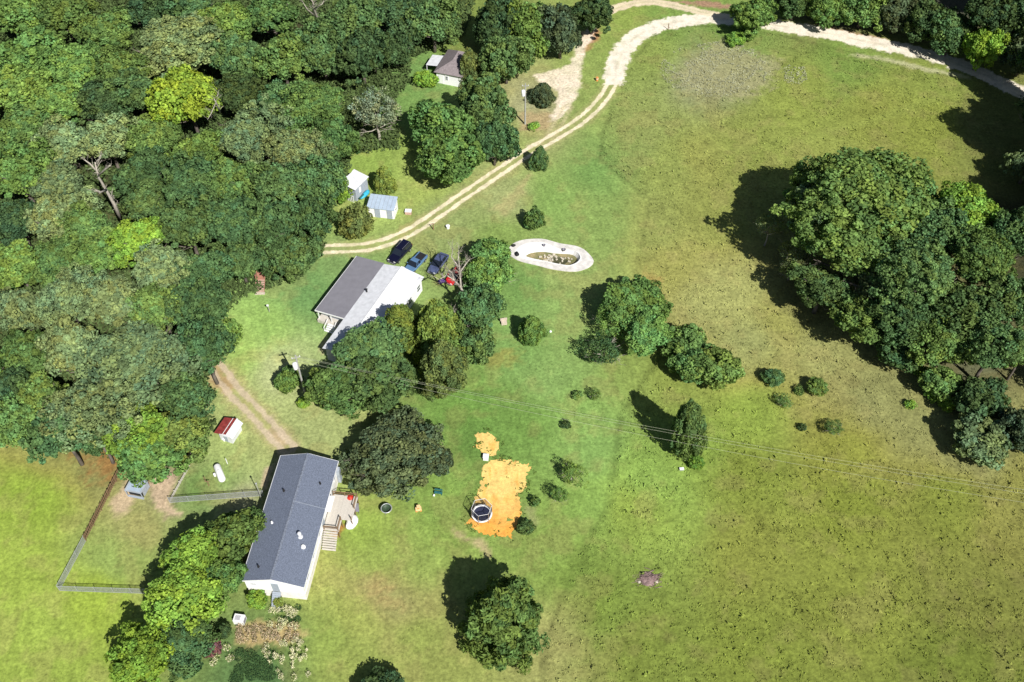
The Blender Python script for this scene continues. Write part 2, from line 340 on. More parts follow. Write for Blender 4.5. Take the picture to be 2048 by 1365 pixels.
def ground_colour(X, Y):
    u, v = toPix(X, Y)
    wx = (fbm(X*0.12+9, Y*0.12, 3)-0.5)*2; wy = (fbm(X*0.12, Y*0.12+5, 8)-0.5)*2
    c = base_colour(u+wx*26, v+wy*20)
    n1 = fbm(X*0.5, Y*0.5, 1)[..., None]; n2 = fbm(X*0.09, Y*0.09, 2)[..., None]; n3 = vnoise(X*1.7, Y*1.7, 5)[..., None]
    c = c*(0.80+0.27*n1+0.22*n2)*np.where(n3 > 0.8, 1.06, 0.995)
    straw = np.array(lin((196, 186, 118)))
    k = np.clip((fbm(X*0.33, Y*0.33, 21)-0.55)*4, 0, 0.5)[..., None]; k = k*0.6; c = c*(1-k)+straw*c.mean(axis=-1, keepdims=True)/straw.mean()*k*0.8+straw*k*0.2
    # mowing marks on the lawn and mown edges of the pasture
    past = sgn_poly(X, Y, PASTURE)
    stripes = 1+0.06*np.sin((X*0.96+Y*0.28)*2*math.pi/1.6+3*wx)
    c = c*np.where(past < 0, stripes, 1.0)[..., None]
    edge = np.exp(-(past/0.45)**2)*np.clip(fbm(X*0.2, Y*0.2, 31)*1.6-0.3, 0, 1)*0.38; c = c*(1-edge)[..., None]
    lip = np.exp(-((past+1.3)/0.7)**2)*0.10; c = c*(1+lip)[..., None]
    mott = vnoise(X*2.3, Y*2.3, 51)*vnoise(X*0.7, Y*0.7, 52)
    c = c*np.where(past > 0, 1-0.22*np.clip((mott-0.45)*4, 0, 1), 1.0)[..., None]
    # faint vehicle trail across the pasture
    tr = seg_dist(X, Y, W([(1480, 300), (1600, 280), (1750, 240), (1880, 195)])); k = np.exp(-(tr/1.1)**2)*0.35
    c = c*(1-k[..., None])+np.array(lin((165, 180, 92)))*k[..., None]
    def blend(c, m, col):
        m = np.clip(m, 0, 1)[..., None]; return c*(1-m)+np.array(lin(col))*(1.15 if min(col) > 180 else 1.0)*m
    jag = (fbm(X*0.9, Y*0.9, 41)-0.5)*1.6+(vnoise(X*2.9, Y*2.9, 47)-0.5)*0.5
    for poly, col, bw in BARE:
        x0 = min(p[0] for p in poly)-3*bw-1; x1 = max(p[0] for p in poly)+3*bw+1
        y0 = min(p[1] for p in poly)-3*bw-1; y1 = max(p[1] for p in poly)+3*bw+1
        s = (X > x0) & (X < x1) & (Y > y0) & (Y < y1)
        if s.any():
            sd = sgn_poly(X[s], Y[s], poly); m = np.clip((sd/bw+jag[s]*1.3+0.45), 0, 1)*0.92
            c[s] = blend(c[s], m, col)
    m = np.clip((sgn_poly(X, Y, GRAVEL)+jag*0.9)/0.5+0.5, 0, 1); c = blend(c, m*0.95*np.clip(.75+.6*(fbm(X*.5, Y*.5, 98)-.3), 0, 1), (255, 238, 214))
    d2 = seg_dist(X, Y, TRACK2); m = np.exp(-((np.abs(d2-0.75)-jag*0.2)/0.35)**2)*0.7; c = blend(c, m, (225, 212, 165))
    return driveway_colour(X, Y, c, jag, blend)
def driveway_colour(X, Y, c, jag, blend):
    dd = seg_dist(X, Y, DRIVE); rd = seg_dist(X, Y, ROAD); lp = seg_dist(X, Y, LOOP); yd = seg_dist(X, Y, YARDTRACK)
    m = np.clip(1-(dd-1.5-jag*0.9)/0.8, 0, 1)*0.42; c = blend(c, m, (196, 190, 130))
    brk = np.clip((fbm(X*0.8, Y*0.8, 95)-0.25)*5, 0.7, 1); rut = np.clip(1-(np.abs(dd-0.85)-0.32-jag*0.28)/0.14, 0, 1)*brk; c = blend(c, rut*0.97, (255, 240, 208))
    m = np.clip(1-(rd-1.9-jag*1.1)/0.4, 0, 1)*np.clip(0.6+fbm(X*0.6, Y*0.6, 96)*0.9, 0, 1); c = blend(c, m*0.97, (255, 244, 224)); m = np.exp(-(rd/0.35)**2)*np.clip((fbm(X*0.3, Y*0.3, 97)-0.4)*2, 0, 0.35); c = blend(c, m, (190, 180, 140))
    m = np.clip(1-(lp-1.0-jag*0.7)/0.4, 0, 1)*np.where(lp < 0.3, 0.75, 0.95); c = blend(c, m, (240, 222, 190))
    m = np.clip(1-(yd-1.7-jag*1.1)/0.9, 0, 1)*0.4; c = blend(c, m, (200, 178, 128))
    m = np.clip(1-(np.abs(yd-0.85)-0.3-jag*0.45)/0.3, 0, 1); c = blend(c, m*0.85, (230, 210, 180))
    return c
def relief(X, Y):
    return (fbm(X*0.35, Y*0.35, 61)-0.5)*0.0
def sheet(name, X1, Y1, z, m, keep=None, colour=None, label=None):
    XX, YY = np.meshgrid(X1, Y1); nx, ny = len(X1), len(Y1)
    zz = z if hasattr(z, 'shape') else np.full(XX.shape, float(z))
    co = np.stack([XX, YY, zz], -1).reshape(-1, 3)
    idx = np.arange(nx*ny).reshape(ny, nx)
    q = np.stack([idx[:-1, :-1], idx[:-1, 1:], idx[1:, 1:], idx[1:, :-1]], -1).reshape(-1, 4)
    if keep is not None:
        cx = ((XX[:-1, :-1]+XX[1:, 1:])/2).reshape(-1); cy = ((YY[:-1, :-1]+YY[1:, 1:])/2).reshape(-1)
        q = q[keep(cx, cy)]
        used, inv = np.unique(q, return_inverse=True); co = co[used]; q = inv.reshape(-1, 4)
    me = bpy.data.meshes.new(name)
    me.vertices.add(len(co)); me.vertices.foreach_set('co', co.ravel().astype(np.float32))
    me.loops.add(len(q)*4); me.loops.foreach_set('vertex_index', q.ravel().astype(np.int32))
    me.polygons.add(len(q)); me.polygons.foreach_set('loop_start', np.arange(0, len(q)*4, 4, dtype=np.int32))
    me.update(calc_edges=True); me.materials.append(m)
    c = colour(co[:, 0], co[:, 1])/LIT
    a = me.color_attributes.new('col', 'FLOAT_COLOR', 'POINT')
    a.data.foreach_set('color', np.concatenate([c, np.ones((len(c), 1))], 1).ravel().astype(np.float32))
    o = obj(name, me); o['kind'] = 'structure'
    if label: o['label'] = label
    return o
POOL_OUT = [(150, 430), (250, 300), (390, 235), (560, 200), (850, 190), (1050, 235), (1250, 290), (1550, 335), (1720, 410), (1850, 530), (1925, 660), (1850, 760), (1720, 820), (1550, 862), (1300, 850), (1000, 800), (780, 740), (560, 690), (380, 640), (250, 570), (160, 490)]
POOL_IN = [(470, 490), (520, 440), (600, 405), (720, 385), (850, 375), (960, 385), (1100, 410), (1300, 420), (1500, 435), (1600, 490), (1645, 570), (1600, 660), (1500, 715), (1400, 740), (1250, 720), (1100, 690), (950, 655), (820, 630), (700, 605), (600, 580), (520, 550)]
pz = lambda L: [(1000+a/10.24, 460+b/10.24) for a, b in L]
PO = smooth_line(W(pz(POOL_OUT)+pz(POOL_OUT)[:1]), 2)[:-1]; PI_ = smooth_line(W(pz(POOL_IN)+pz(POOL_IN)[:1]), 2)[:-1]
gx = np.concatenate([[-1500, -600, -300, -180], np.arange(-128, 128.01, 0.5), [180, 300, 600, 1500]])
gy = np.concatenate([[-1200, -400, -100, 0, 25], np.arange(38, 222.01, 0.5), [260, 340, 500, 900, 3000]])
hole = lambda x, y: sgn_poly(x, y, PI_) < -0.55
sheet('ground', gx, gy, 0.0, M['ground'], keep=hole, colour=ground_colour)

def near(line, wdt): return lambda x, y: seg_dist(x, y, line) < wdt
def bounds(line, wd, st):
    xs = [p[0] for p in line]; ys = [p[1] for p in line]
    return np.arange(min(xs)-wd, max(xs)+wd, st), np.arange(min(ys)-wd, max(ys)+wd, st)
x1, y1 = bounds(DRIVE, 2, 0.17); sheet('driveway', x1, y1, 0.010, M['dirt'], keep=near(DRIVE, 1.55), colour=ground_colour, label='pale two-track dirt driveway curving up past the sheds')
x1, y1 = bounds(ROAD, 3, 0.25); sheet('road', x1, y1, 0.014, M['dirt'], keep=near(ROAD, 2.6), colour=ground_colour, label='pale gravel road sweeping along the top edge of the pasture')
x1, y1 = bounds(LOOP, 2, 0.22); sheet('path', x1, y1, 0.018, M['dirt'], keep=near(LOOP, 1.5), colour=ground_colour, label='narrow sandy track looping off the gravel road by the woods')
x1, y1 = bounds(YARDTRACK, 2, 0.17); sheet('track', x1, y1, 0.010, M['dirt'], keep=near(YARDTRACK, 1.5), colour=ground_colour, label='worn sandy wheel track leading from the woods towards the long house')
# orange sand patch
SANDP = [W([(950, 870), (968, 866), (985, 872), (997, 885), (995, 900), (985, 912), (970, 914), (962, 900), (945, 897), (955, 888)]),
         W([(968, 925), (1000, 918), (1032, 923), (1058, 928), (1060, 945), (1050, 955), (1050, 975), (1040, 995), (1043, 1015), (1035, 1050), (1022, 1076), (985, 1072), (950, 1058), (935, 1045), (940, 1030), (950, 1000), (960, 970)])]
def sand_mask(x, y):
    jag = (fbm(x*1.1, y*1.1, 71)-0.5)*1.2+(vnoise(x*3.4, y*3.4, 72)-0.5)*0.6
    m = np.full(x.shape, -9.0)
    for P in SANDP: m = np.maximum(m, sgn_poly(x, y, P))
    holes = vnoise(x*1.1+3, y*1.1, 73) > 0.93
    return (m+jag*0.8 > 0.0) & ~(holes & (m < 1.6))
def sand_colour(x, y):
    u, v = toPix(x, y); t = np.clip((v-990)/80+(fbm(x*0.3, y*0.3, 74)-0.5)*1.2, 0, 1)[..., None]
    a = np.array(lin((255, 218, 132)))*1.15; b = np.array(lin((255, 178, 80)))*1.15
    n = fbm(x*2.2, y*0.7, 75)[..., None]; s = np.clip((fbm(x*1.3, y*0.45, 76)-0.55)*5, 0, 1)[..., None]
    c = (a*(1-t)+b*t)*(0.9+0.2*n); return c*(1-s*0.55)+b*s*0.55
sx = np.arange(-8.5, 4.0, 0.12); sy = np.arange(64, 88, 0.12)
sheet('sand', sx, sy, 0.022, M['sand'], keep=sand_mask, colour=sand_colour, label='bare patch of bright orange sand on the lawn')

# ------------------------------------------------------------------ tufts of pasture grass and weeds
def tufts(name, pts, hgt, wid, cols, m, label, nb=4):
    n = len(pts); rs = np.random.RandomState(3)
    P = np.repeat(pts, nb, 0); h = np.repeat(hgt, nb); w_ = np.repeat(wid, nb)
    P = np.stack([P[:, 0]+rs.uniform(-.5, .5, n*nb)*w_, P[:, 1]+rs.uniform(-.5, .5, n*nb)*w_, h*rs.uniform(0.25, 1, n*nb)], 1)
    N = rs.normal(size=P.shape)*0.55; N[:, 2] = 1; N[:, 1] -= 0.25; N /= np.linalg.norm(N, axis=1)[:, None]
    t = rs.normal(size=P.shape); a = np.cross(N, t); a /= np.linalg.norm(a, axis=1)[:, None]; b = np.cross(N, a)
    s_ = (w_*rs.uniform(0.4, 0.8, n*nb))[:, None]
    co = np.stack([P-a*s_*.5, P-b*s_*.28, P+a*s_*.5, P+b*s_*.28], 1).reshape(-1, 3); nq = n*nb
    co[:, 2] = np.maximum(co[:, 2], 0.012)
    me = bpy.data.meshes.new(name); me.vertices.add(nq*4); me.vertices.foreach_set('co', co.ravel().astype(np.float32))
    me.loops.add(nq*4); me.loops.foreach_set('vertex_index', np.arange(nq*4, dtype=np.int32)); me.polygons.add(nq)
    me.polygons.foreach_set('loop_start', np.arange(0, nq*4, 4, dtype=np.int32)); me.update(calc_edges=True); me.materials.append(m)
    c = np.repeat(cols, nb*4, 0); at = me.color_attributes.new('col', 'FLOAT_COLOR', 'POINT')
    at.data.foreach_set('color', np.concatenate([c, np.ones((len(c), 1))], 1).ravel().astype(np.float32))
    o = obj(name, me); return tag(o, label, 'grass', None, 'stuff')
np.random.seed(5)
n = 120000; X = np.random.uniform(0, 125, n); Y = np.random.uniform(44, 205, n)
u, v = toPix(X, Y); ok = (sgn_poly(X, Y, PASTURE) > 0) & (u < 2120) & (v < 1420) & (v > -20)
dens = fbm(X*0.16, Y*0.16, 81)*0.7+vnoise(X*0.8, Y*0.8, 82)*0.5; ok &= dens > 0.30+0.5*np.random.rand(n)
X, Y = X[ok], Y[ok]; c = ground_colour(X, Y)/LIT
k = np.random.rand(len(X)); c = c*np.where(k > 0.75, 1.3, np.where(k < 0.25, 0.82, 1.05))[:, None]
hh = 0.05+0.10*np.random.rand(len(X))+0.45*np.random.rand(len(X))**18
tufts('pasture_grass', np.stack([X, Y], 1), hh, 0.20+hh*0.8, c, M['tuft'], 'rough tufts of olive grass and weeds covering the open pasture')
n = 12000; X = np.random.uniform(25, 60, n); Y = np.random.uniform(150, 195, n); u, v = toPix(X, Y)
ok = (np.hypot((u-1430)/110, (v-140)/55) < 1) | (np.hypot((u-1590)/40, (v-150)/28) < 0.7); ok &= fbm(X*0.4, Y*0.4, 84) > 0.42
X, Y = X[ok], Y[ok]; hh = 0.15+0.2*np.random.rand(len(X)); c = np.tile(np.array([[0.36, 0.37, 0.24]]), (len(X), 1))*(0.7+0.5*np.random.rand(len(X), 1))
tufts('pale_weeds', np.stack([X, Y], 1), hh, hh*1.1, c, M['tuft'], 'pale grey-green patch of weeds below the gravel road')
n = 16000; X = np.random.uniform(-60, 45, n); Y = np.random.uniform(44, 190, n); u, v = toPix(X, Y)
ok = (sgn_poly(X, Y, PASTURE) < 0) & (np.abs(u-1024) < 1050) & (v < 1400); ok &= fbm(X*0.3, Y*0.3, 85) > 0.55
for L, wd in ((DRIVE, 1.9), (ROAD, 2.8), (YARDTRACK, 1.8)): ok &= seg_dist(X, Y, L) > wd
ok &= ~sand_mask(X, Y) & (sgn_poly(X, Y, PO) < -0.3) & (sgn_poly(X, Y, GRAVEL) < 0)
X, Y = X[ok], Y[ok]; c = ground_colour(X, Y)/LIT*(0.75+0.4*np.random.rand(len(X), 1)); hh = 0.04+0.07*np.random.rand(len(X))
tufts('lawn_grass', np.stack([X, Y], 1), hh, 0.12+hh*2, c, M['tuft'], 'short mown green grass of the lawns around the houses')
# weeds creeping over the sand patch's edges
n = 3000; X = np.random.uniform(-8.5, 4, n); Y = np.random.uniform(64, 88, n); sm = sand_mask(X, Y)
e = np.maximum(sgn_poly(X, Y, SANDP[0]), sgn_poly(X, Y, SANDP[1])); ok = (np.abs(e) < 0.8) & (vnoise(X*0.9, Y*0.9, 88) > 0.62) | ((e > 0) & (np.random.rand(n) < 0.015))
X, Y = X[ok], Y[ok]; c = np.tile(np.array([[0.10, 0.15, 0.03]]), (len(X), 1))*(0.6+0.8*np.random.rand(len(X), 1)); hh = 0.1+0.2*np.random.rand(len(X))
tufts('sand_weeds', np.stack([X, Y], 1), hh, hh*1.2, c, M['tuft'], 'low green weeds fringing the bright orange sand patch')

# undergrowth of the woods
WOODP = W([(-60, -30), (960, -30), (930, 70), (880, 100), (820, 120), (820, 170), (790, 200), (800, 300), (700, 310), (690, 400), (640, 430), (650, 495), (600, 560), (500, 590), (440, 640), (470, 690), (430, 740), (400, 790), (430, 860), (380, 930), (250, 920), (120, 900), (-60, 890)])
n = 120000; X = np.random.uniform(-130, 0, n); Y = np.random.uniform(75, 215, n); ok = (sgn_poly(X, Y, WOODP) > 0) & (fbm(X*0.3, Y*0.3, 91) > 0.3); X, Y = X[ok], Y[ok]
c = np.tile(np.array([[0.07, 0.105, 0.035]]), (len(X), 1))*(0.5+0.9*np.random.rand(len(X), 1)); hh = 0.3+1.2*np.random.rand(len(X))
tufts('undergrowth', np.stack([X, Y], 1), hh, 0.5+hh*.5, c, M['tuft'], 'green undergrowth on the floor of the wood', 3)
# ------------------------------------------------------------------ trees: unit crowns (radius 1) and unit trunks (height 1), shared between copies
def rnd_dirs(n, rng):
    d = rng.normal(size=(n, 3)); return d/np.linalg.norm(d, axis=1)[:, None]
def leaf_quads(P, N, size, rng, asp=0.7):
    n = len(P); t = rng.normal(size=(n, 3)); a = np.cross(N, t); a /= np.linalg.norm(a, axis=1)[:, None]+1e-9
    b = np.cross(N, a); s = size*(0.65+0.7*rng.random((n, 1)))
    fold = N*s*0.25
    q = np.stack([P-a*s*0.5, P-b*s*asp*0.5+fold, P+a*s*0.5, P+b*s*asp*0.5+fold], 1)
    return q
def crown_mesh(name, kind, seed, nclump, nleaf, rc, leaf, fill=0.0):
    rng = np.random.default_rng(seed)
    lob = rnd_dirs(11, rng); la = rng.uniform(0.10, 0.34, 11)*(1.0 if kind == 'broad' else 0.45)
    D = rnd_dirs(nclump*5, rng)
    if kind == 'cedar':
        # ovoid, drawn to a point at the top: z is chosen first, then the radius left at that height
        z = rng.uniform(-0.95, 0.98, nclump); th = rng.uniform(0, 2*math.pi, nclump)
        rr = np.sqrt(np.clip(1-((z+0.25)/1.25)**2, 0.02, 1))*np.where(z < -0.25, np.sqrt(np.clip(1-((z+0.25)/0.8)**2, 0.05, 1)), 1-0.35*(z+0.25))
        rr *= 0.9+0.22*np.sin(th*3+seed)*rng.random(nclump)
        k = rng.uniform(0.55, 0.95, nclump)
        C = np.stack([np.cos(th)*rr*k, np.sin(th)*rr*k, z], 1)
    else:
        # fairly even cover of the shell: greedy pick of far-apart directions
        D = D[D[:, 2] > (-0.45 if kind != 'shrub' else -0.65)]
        pick = [0]; dist = np.full(len(D), 9.0)
        for _ in range(nclump-1):
            dist = np.minimum(dist, np.linalg.norm(D-D[pick[-1]], axis=1)*(0.85+0.3*rng.random(len(D)))); pick.append(int(dist.argmax()))
        D = D[pick]
        lobe = 1+sum(a*np.clip((D@l-0.66)/0.34, -0.22, 1) for l, a in zip(lob, la))
        r = lobe*rng.uniform(0.66, 0.98, len(D)); deep = rng.random(len(D)) < 0.28; r[deep] *= 0.74
        C = D*r[:, None]
        if kind == 'broad': C[:, 2] = np.where(C[:, 2] > 0, C[:, 2]*0.95, C[:, 2]*0.8)
    n = len(C); rcs = rc*rng.uniform(0.5, 1.3, n); cv = rng.uniform(0.72, 1.28, n)
    yel = rng.uniform(-0.12, 0.16, n)
    idx = np.repeat(np.arange(n), nleaf)
    dd = rnd_dirs(len(idx), rng); out = C/(np.linalg.norm(C, axis=1)[:, None]+1e-6)
    upb = out[idx]*0.75; upb[:, 2] += 0.35
    dd = dd+upb*rng.uniform(0, 1.0, (len(idx), 1)); dd /= np.linalg.norm(dd, axis=1)[:, None]
    rad = rcs[idx, None]*rng.uniform(0.55, 1.05, (len(idx), 1))
    off = dd*rad
    if kind == 'cedar': off[:, 2] *= 1.5; off[:, :2] *= 0.8
    P = C[idx]+off
    N = dd*0.7+out[idx]*0.2+rng.normal(size=dd.shape)*(0.6 if kind != 'cedar' else 0.75); N /= np.linalg.norm(N, axis=1)[:, None]
    q = leaf_quads(P, N, leaf, rng, 0.75 if kind != 'cedar' else 0.4)
    lv = rng.uniform(0.7, 1.3, len(idx))*cv[idx]; ly = yel[idx]
    colr = np.stack([lv*(1+ly*1.3), lv*(1+ly*0.3), lv*(1-ly)], 1)
    nf = len(q); co = q.reshape(-1, 3); cols = np.repeat(colr, 4, 0); faces = np.arange(nf*4).reshape(-1, 4)
    vlist = [co]; clist = [cols]; flist = [faces]
    if fill > 0:                                        # inner mass of twigs and leaves, coloured darker to paint shade into gaps
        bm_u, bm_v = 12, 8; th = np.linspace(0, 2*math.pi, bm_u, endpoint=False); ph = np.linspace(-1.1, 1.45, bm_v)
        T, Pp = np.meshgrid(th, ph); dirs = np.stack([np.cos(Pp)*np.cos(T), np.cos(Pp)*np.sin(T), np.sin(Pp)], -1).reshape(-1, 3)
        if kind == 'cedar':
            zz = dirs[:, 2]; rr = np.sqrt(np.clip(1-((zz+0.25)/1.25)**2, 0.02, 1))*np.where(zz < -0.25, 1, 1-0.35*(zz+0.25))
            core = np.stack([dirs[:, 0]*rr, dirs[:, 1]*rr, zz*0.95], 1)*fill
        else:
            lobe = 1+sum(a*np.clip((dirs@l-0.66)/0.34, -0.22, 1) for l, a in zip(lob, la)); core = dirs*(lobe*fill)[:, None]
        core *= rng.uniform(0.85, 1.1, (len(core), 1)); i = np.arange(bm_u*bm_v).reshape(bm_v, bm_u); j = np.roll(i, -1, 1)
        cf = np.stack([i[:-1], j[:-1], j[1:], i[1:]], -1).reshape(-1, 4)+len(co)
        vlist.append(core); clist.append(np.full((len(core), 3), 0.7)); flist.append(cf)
    co = np.concatenate(vlist); cols = np.concatenate(clist); f = np.concatenate(flist)
    me = bpy.data.meshes.new(name); me.vertices.add(len(co)); me.vertices.foreach_set('co', co.ravel().astype(np.float32))
    me.loops.add(len(f)*4); me.loops.foreach_set('vertex_index', f.ravel().astype(np.int32)); me.polygons.add(len(f))
    me.polygons.foreach_set('loop_start', np.arange(0, len(f)*4, 4, dtype=np.int32)); me.update(calc_edges=True)
    me.materials.append(M['leaf'])
    a = me.color_attributes.new('var', 'FLOAT_COLOR', 'POINT')
    a.data.foreach_set('color', np.concatenate([cols, np.ones((len(cols), 1))], 1).ravel().astype(np.float32))
    return me
def trunk_mesh(name, seed, limbs, reach, thick=0.05, twigs=0, m='bark', fork=0.45):
    rng = random.Random(seed); b = MB()
    # crown radius = 1 in x, y; tree height from the ground to the crown's centre = 1 in z
    wob = [(rng.uniform(-.05, .05), rng.uniform(-.05, .05)) for _ in range(5)]
    path = [(wob[i][0]*(i > 0), wob[i][1]*(i > 0), z) for i, z in enumerate((0, 0.25, 0.5, 0.75, 1.05))]
    b.tube(path, [thick*1.35, thick, thick*0.85, thick*0.6, thick*0.25], 8)
    for i in range(limbs):
        t = 2*math.pi*(i+rng.uniform(-.3, .3))/limbs; z0 = rng.uniform(fork, 0.85); r = reach*rng.uniform(0.7, 1.0); z1 = z0+rng.uniform(0.15, 0.42)
        mid = (math.cos(t+.2)*r*.45, math.sin(t+.2)*r*.45, z0+(z1-z0)*.35)
        end = (math.cos(t)*r, math.sin(t)*r, z1)
        b.tube([(0, 0, z0), mid, end], [thick*.45, thick*.3, thick*.08], 5)
        for k in range(twigs):
            s = rng.uniform(0.3, 0.9); p = [mid[q]+(end[q]-mid[q])*s for q in range(3)]; a2 = t+rng.uniform(-1.3, 1.3); L = reach*rng.uniform(.2, .45)
            e2 = (p[0]+math.cos(a2)*L, p[1]+math.sin(a2)*L, p[2]+rng.uniform(-.02, .2))
            b.tube([p, e2], [thick*.16, thick*.04], 4)
            for _ in range(2):
                a3 = a2+rng.uniform(-1, 1); s2 = rng.uniform(.3, .9); p2 = [p[q]+(e2[q]-p[q])*s2 for q in range(3)]
                b.tube([p2, (p2[0]+math.cos(a3)*L*.5, p2[1]+math.sin(a3)*L*.5, p2[2]+rng.uniform(0, .12))], [thick*.08, thick*.03], 3)
    return b.mesh(name, M[m], True)
CR = {
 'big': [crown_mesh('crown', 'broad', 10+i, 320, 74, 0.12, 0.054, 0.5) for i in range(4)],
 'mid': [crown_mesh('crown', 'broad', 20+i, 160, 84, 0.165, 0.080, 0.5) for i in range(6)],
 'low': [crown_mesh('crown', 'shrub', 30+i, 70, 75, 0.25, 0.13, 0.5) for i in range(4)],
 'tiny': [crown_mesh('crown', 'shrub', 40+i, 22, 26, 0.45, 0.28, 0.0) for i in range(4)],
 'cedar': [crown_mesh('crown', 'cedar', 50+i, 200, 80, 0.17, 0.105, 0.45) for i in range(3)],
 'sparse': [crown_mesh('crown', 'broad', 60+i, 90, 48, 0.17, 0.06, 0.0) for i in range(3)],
}
TR = {'big': [trunk_mesh('trunk', 1, 9, 0.75, 0.06, 2), trunk_mesh('trunk', 2, 8, 0.8, 0.06, 2)],
      'mid': [trunk_mesh('trunk', 3, 6, 0.75, 0.06, 1), trunk_mesh('trunk', 4, 7, 0.75, 0.055, 1)],
      'low': [trunk_mesh('trunk', 5, 5, 0.6, 0.07, 0, fork=0.2)], 'tiny': [trunk_mesh('trunk', 6, 3, 0.5, 0.06, 0, fork=0.2)],
      'cedar': [trunk_mesh('trunk', 7, 4, 0.5, 0.06, 0)],
      'sparse': [trunk_mesh('trunk', 8, 8, 0.95, 0.055, 4, 'palebark'), trunk_mesh('trunk', 9, 9, 0.95, 0.055, 4, 'palebark')]}
TONE = {'D': (.066, .112, .044), 'G': (.084, .150, .056), 'M': (.112, .188, .056), 'O': (.165, .225, .098), 'Y': (.170, .232, .060), 'B': (.170, .285, .050),
        'K': (.082, .118, .062), 'C': (.132, .190, .046), 'X': (.190, .230, .140), 'P': (.20, .10, .11), 'H': (.195, .30, .045), 'T': (.110, .142, .046), 'L': (.128, .220, .060)}
cnt = [0]
def tree(u, v, wpx, hpx, hm, kind, tone, label, cat='tree', group=None, name=None, gu=None, scale=1.0):
    """u, v: where the crown's centre shows; wpx, hpx: the crown's width and height in photo pixels; hm: full height in metres"""
    i = cnt[0]; cnt[0] += 1; rng = random.Random(1000+i)
    hc = hm*0.6
    for _ in range(4):
        Z = depth(u, v, hc); rx = wpx/2*Z/FOC
        dep = math.acos(min(1, max(-1, (CAM_H-hc)/G(u, v, hc).__sub__(Vector((0, 0, CAM_H))).length)))  # angle from straight down
        ce, se = math.cos(dep), math.sin(dep)          # apparent half-height^2 = (rx*ce)^2 + (rz*se)^2
        ry = hpx/2*Z/FOC
        rz2 = (ry**2-(rx*ce)**2)/se**2; rz = math.sqrt(rz2) if rz2 > 0 else 0
        rz = min(max(rz, 0.42*rx, (0.36 if kind in ('mid', 'big') else 0.44)*hm if kind != 'sparse' else 0), 1.6*rx, hm*0.55); hc = max(hm-rz*0.95, rz*0.75)
    p = G(u, v, hc)
    nm = name or {'low': 'shrub', 'tiny': 'small_bush', 'cedar': 'cedar_tree', 'sparse': 'thin_tree'}.get(kind, 'broadleaf_tree')
    t = thing(nm, (p.x, p.y, 0), 0, label, cat, group)
    tm = obj('trunk', TR[kind][i % len(TR[kind])], t); tm.scale = (rx*0.9, rx*0.9, hc); tm.rotation_euler = (0, 0, rng.uniform(0, 6.28))
    c = obj('crown', CR[kind][i % len(CR[kind])], t, (0, 0, hc)); c.scale = (rx, rx, max(rz, 0.3))
    tl = 0.12 if kind != 'tiny' else 0.0
    c.rotation_euler = (rng.uniform(-tl, tl), rng.uniform(-tl, tl), rng.uniform(0, 6.28))
    b = TONE[tone]; k = rng.uniform(0.98, 1.42); h = rng.uniform(-0.08, 0.10)
    c.color = (b[0]*k*(1+h), b[1]*k, b[2]*k*(1-h), 1)
    return t
GW = 'trees of the wood on the left'
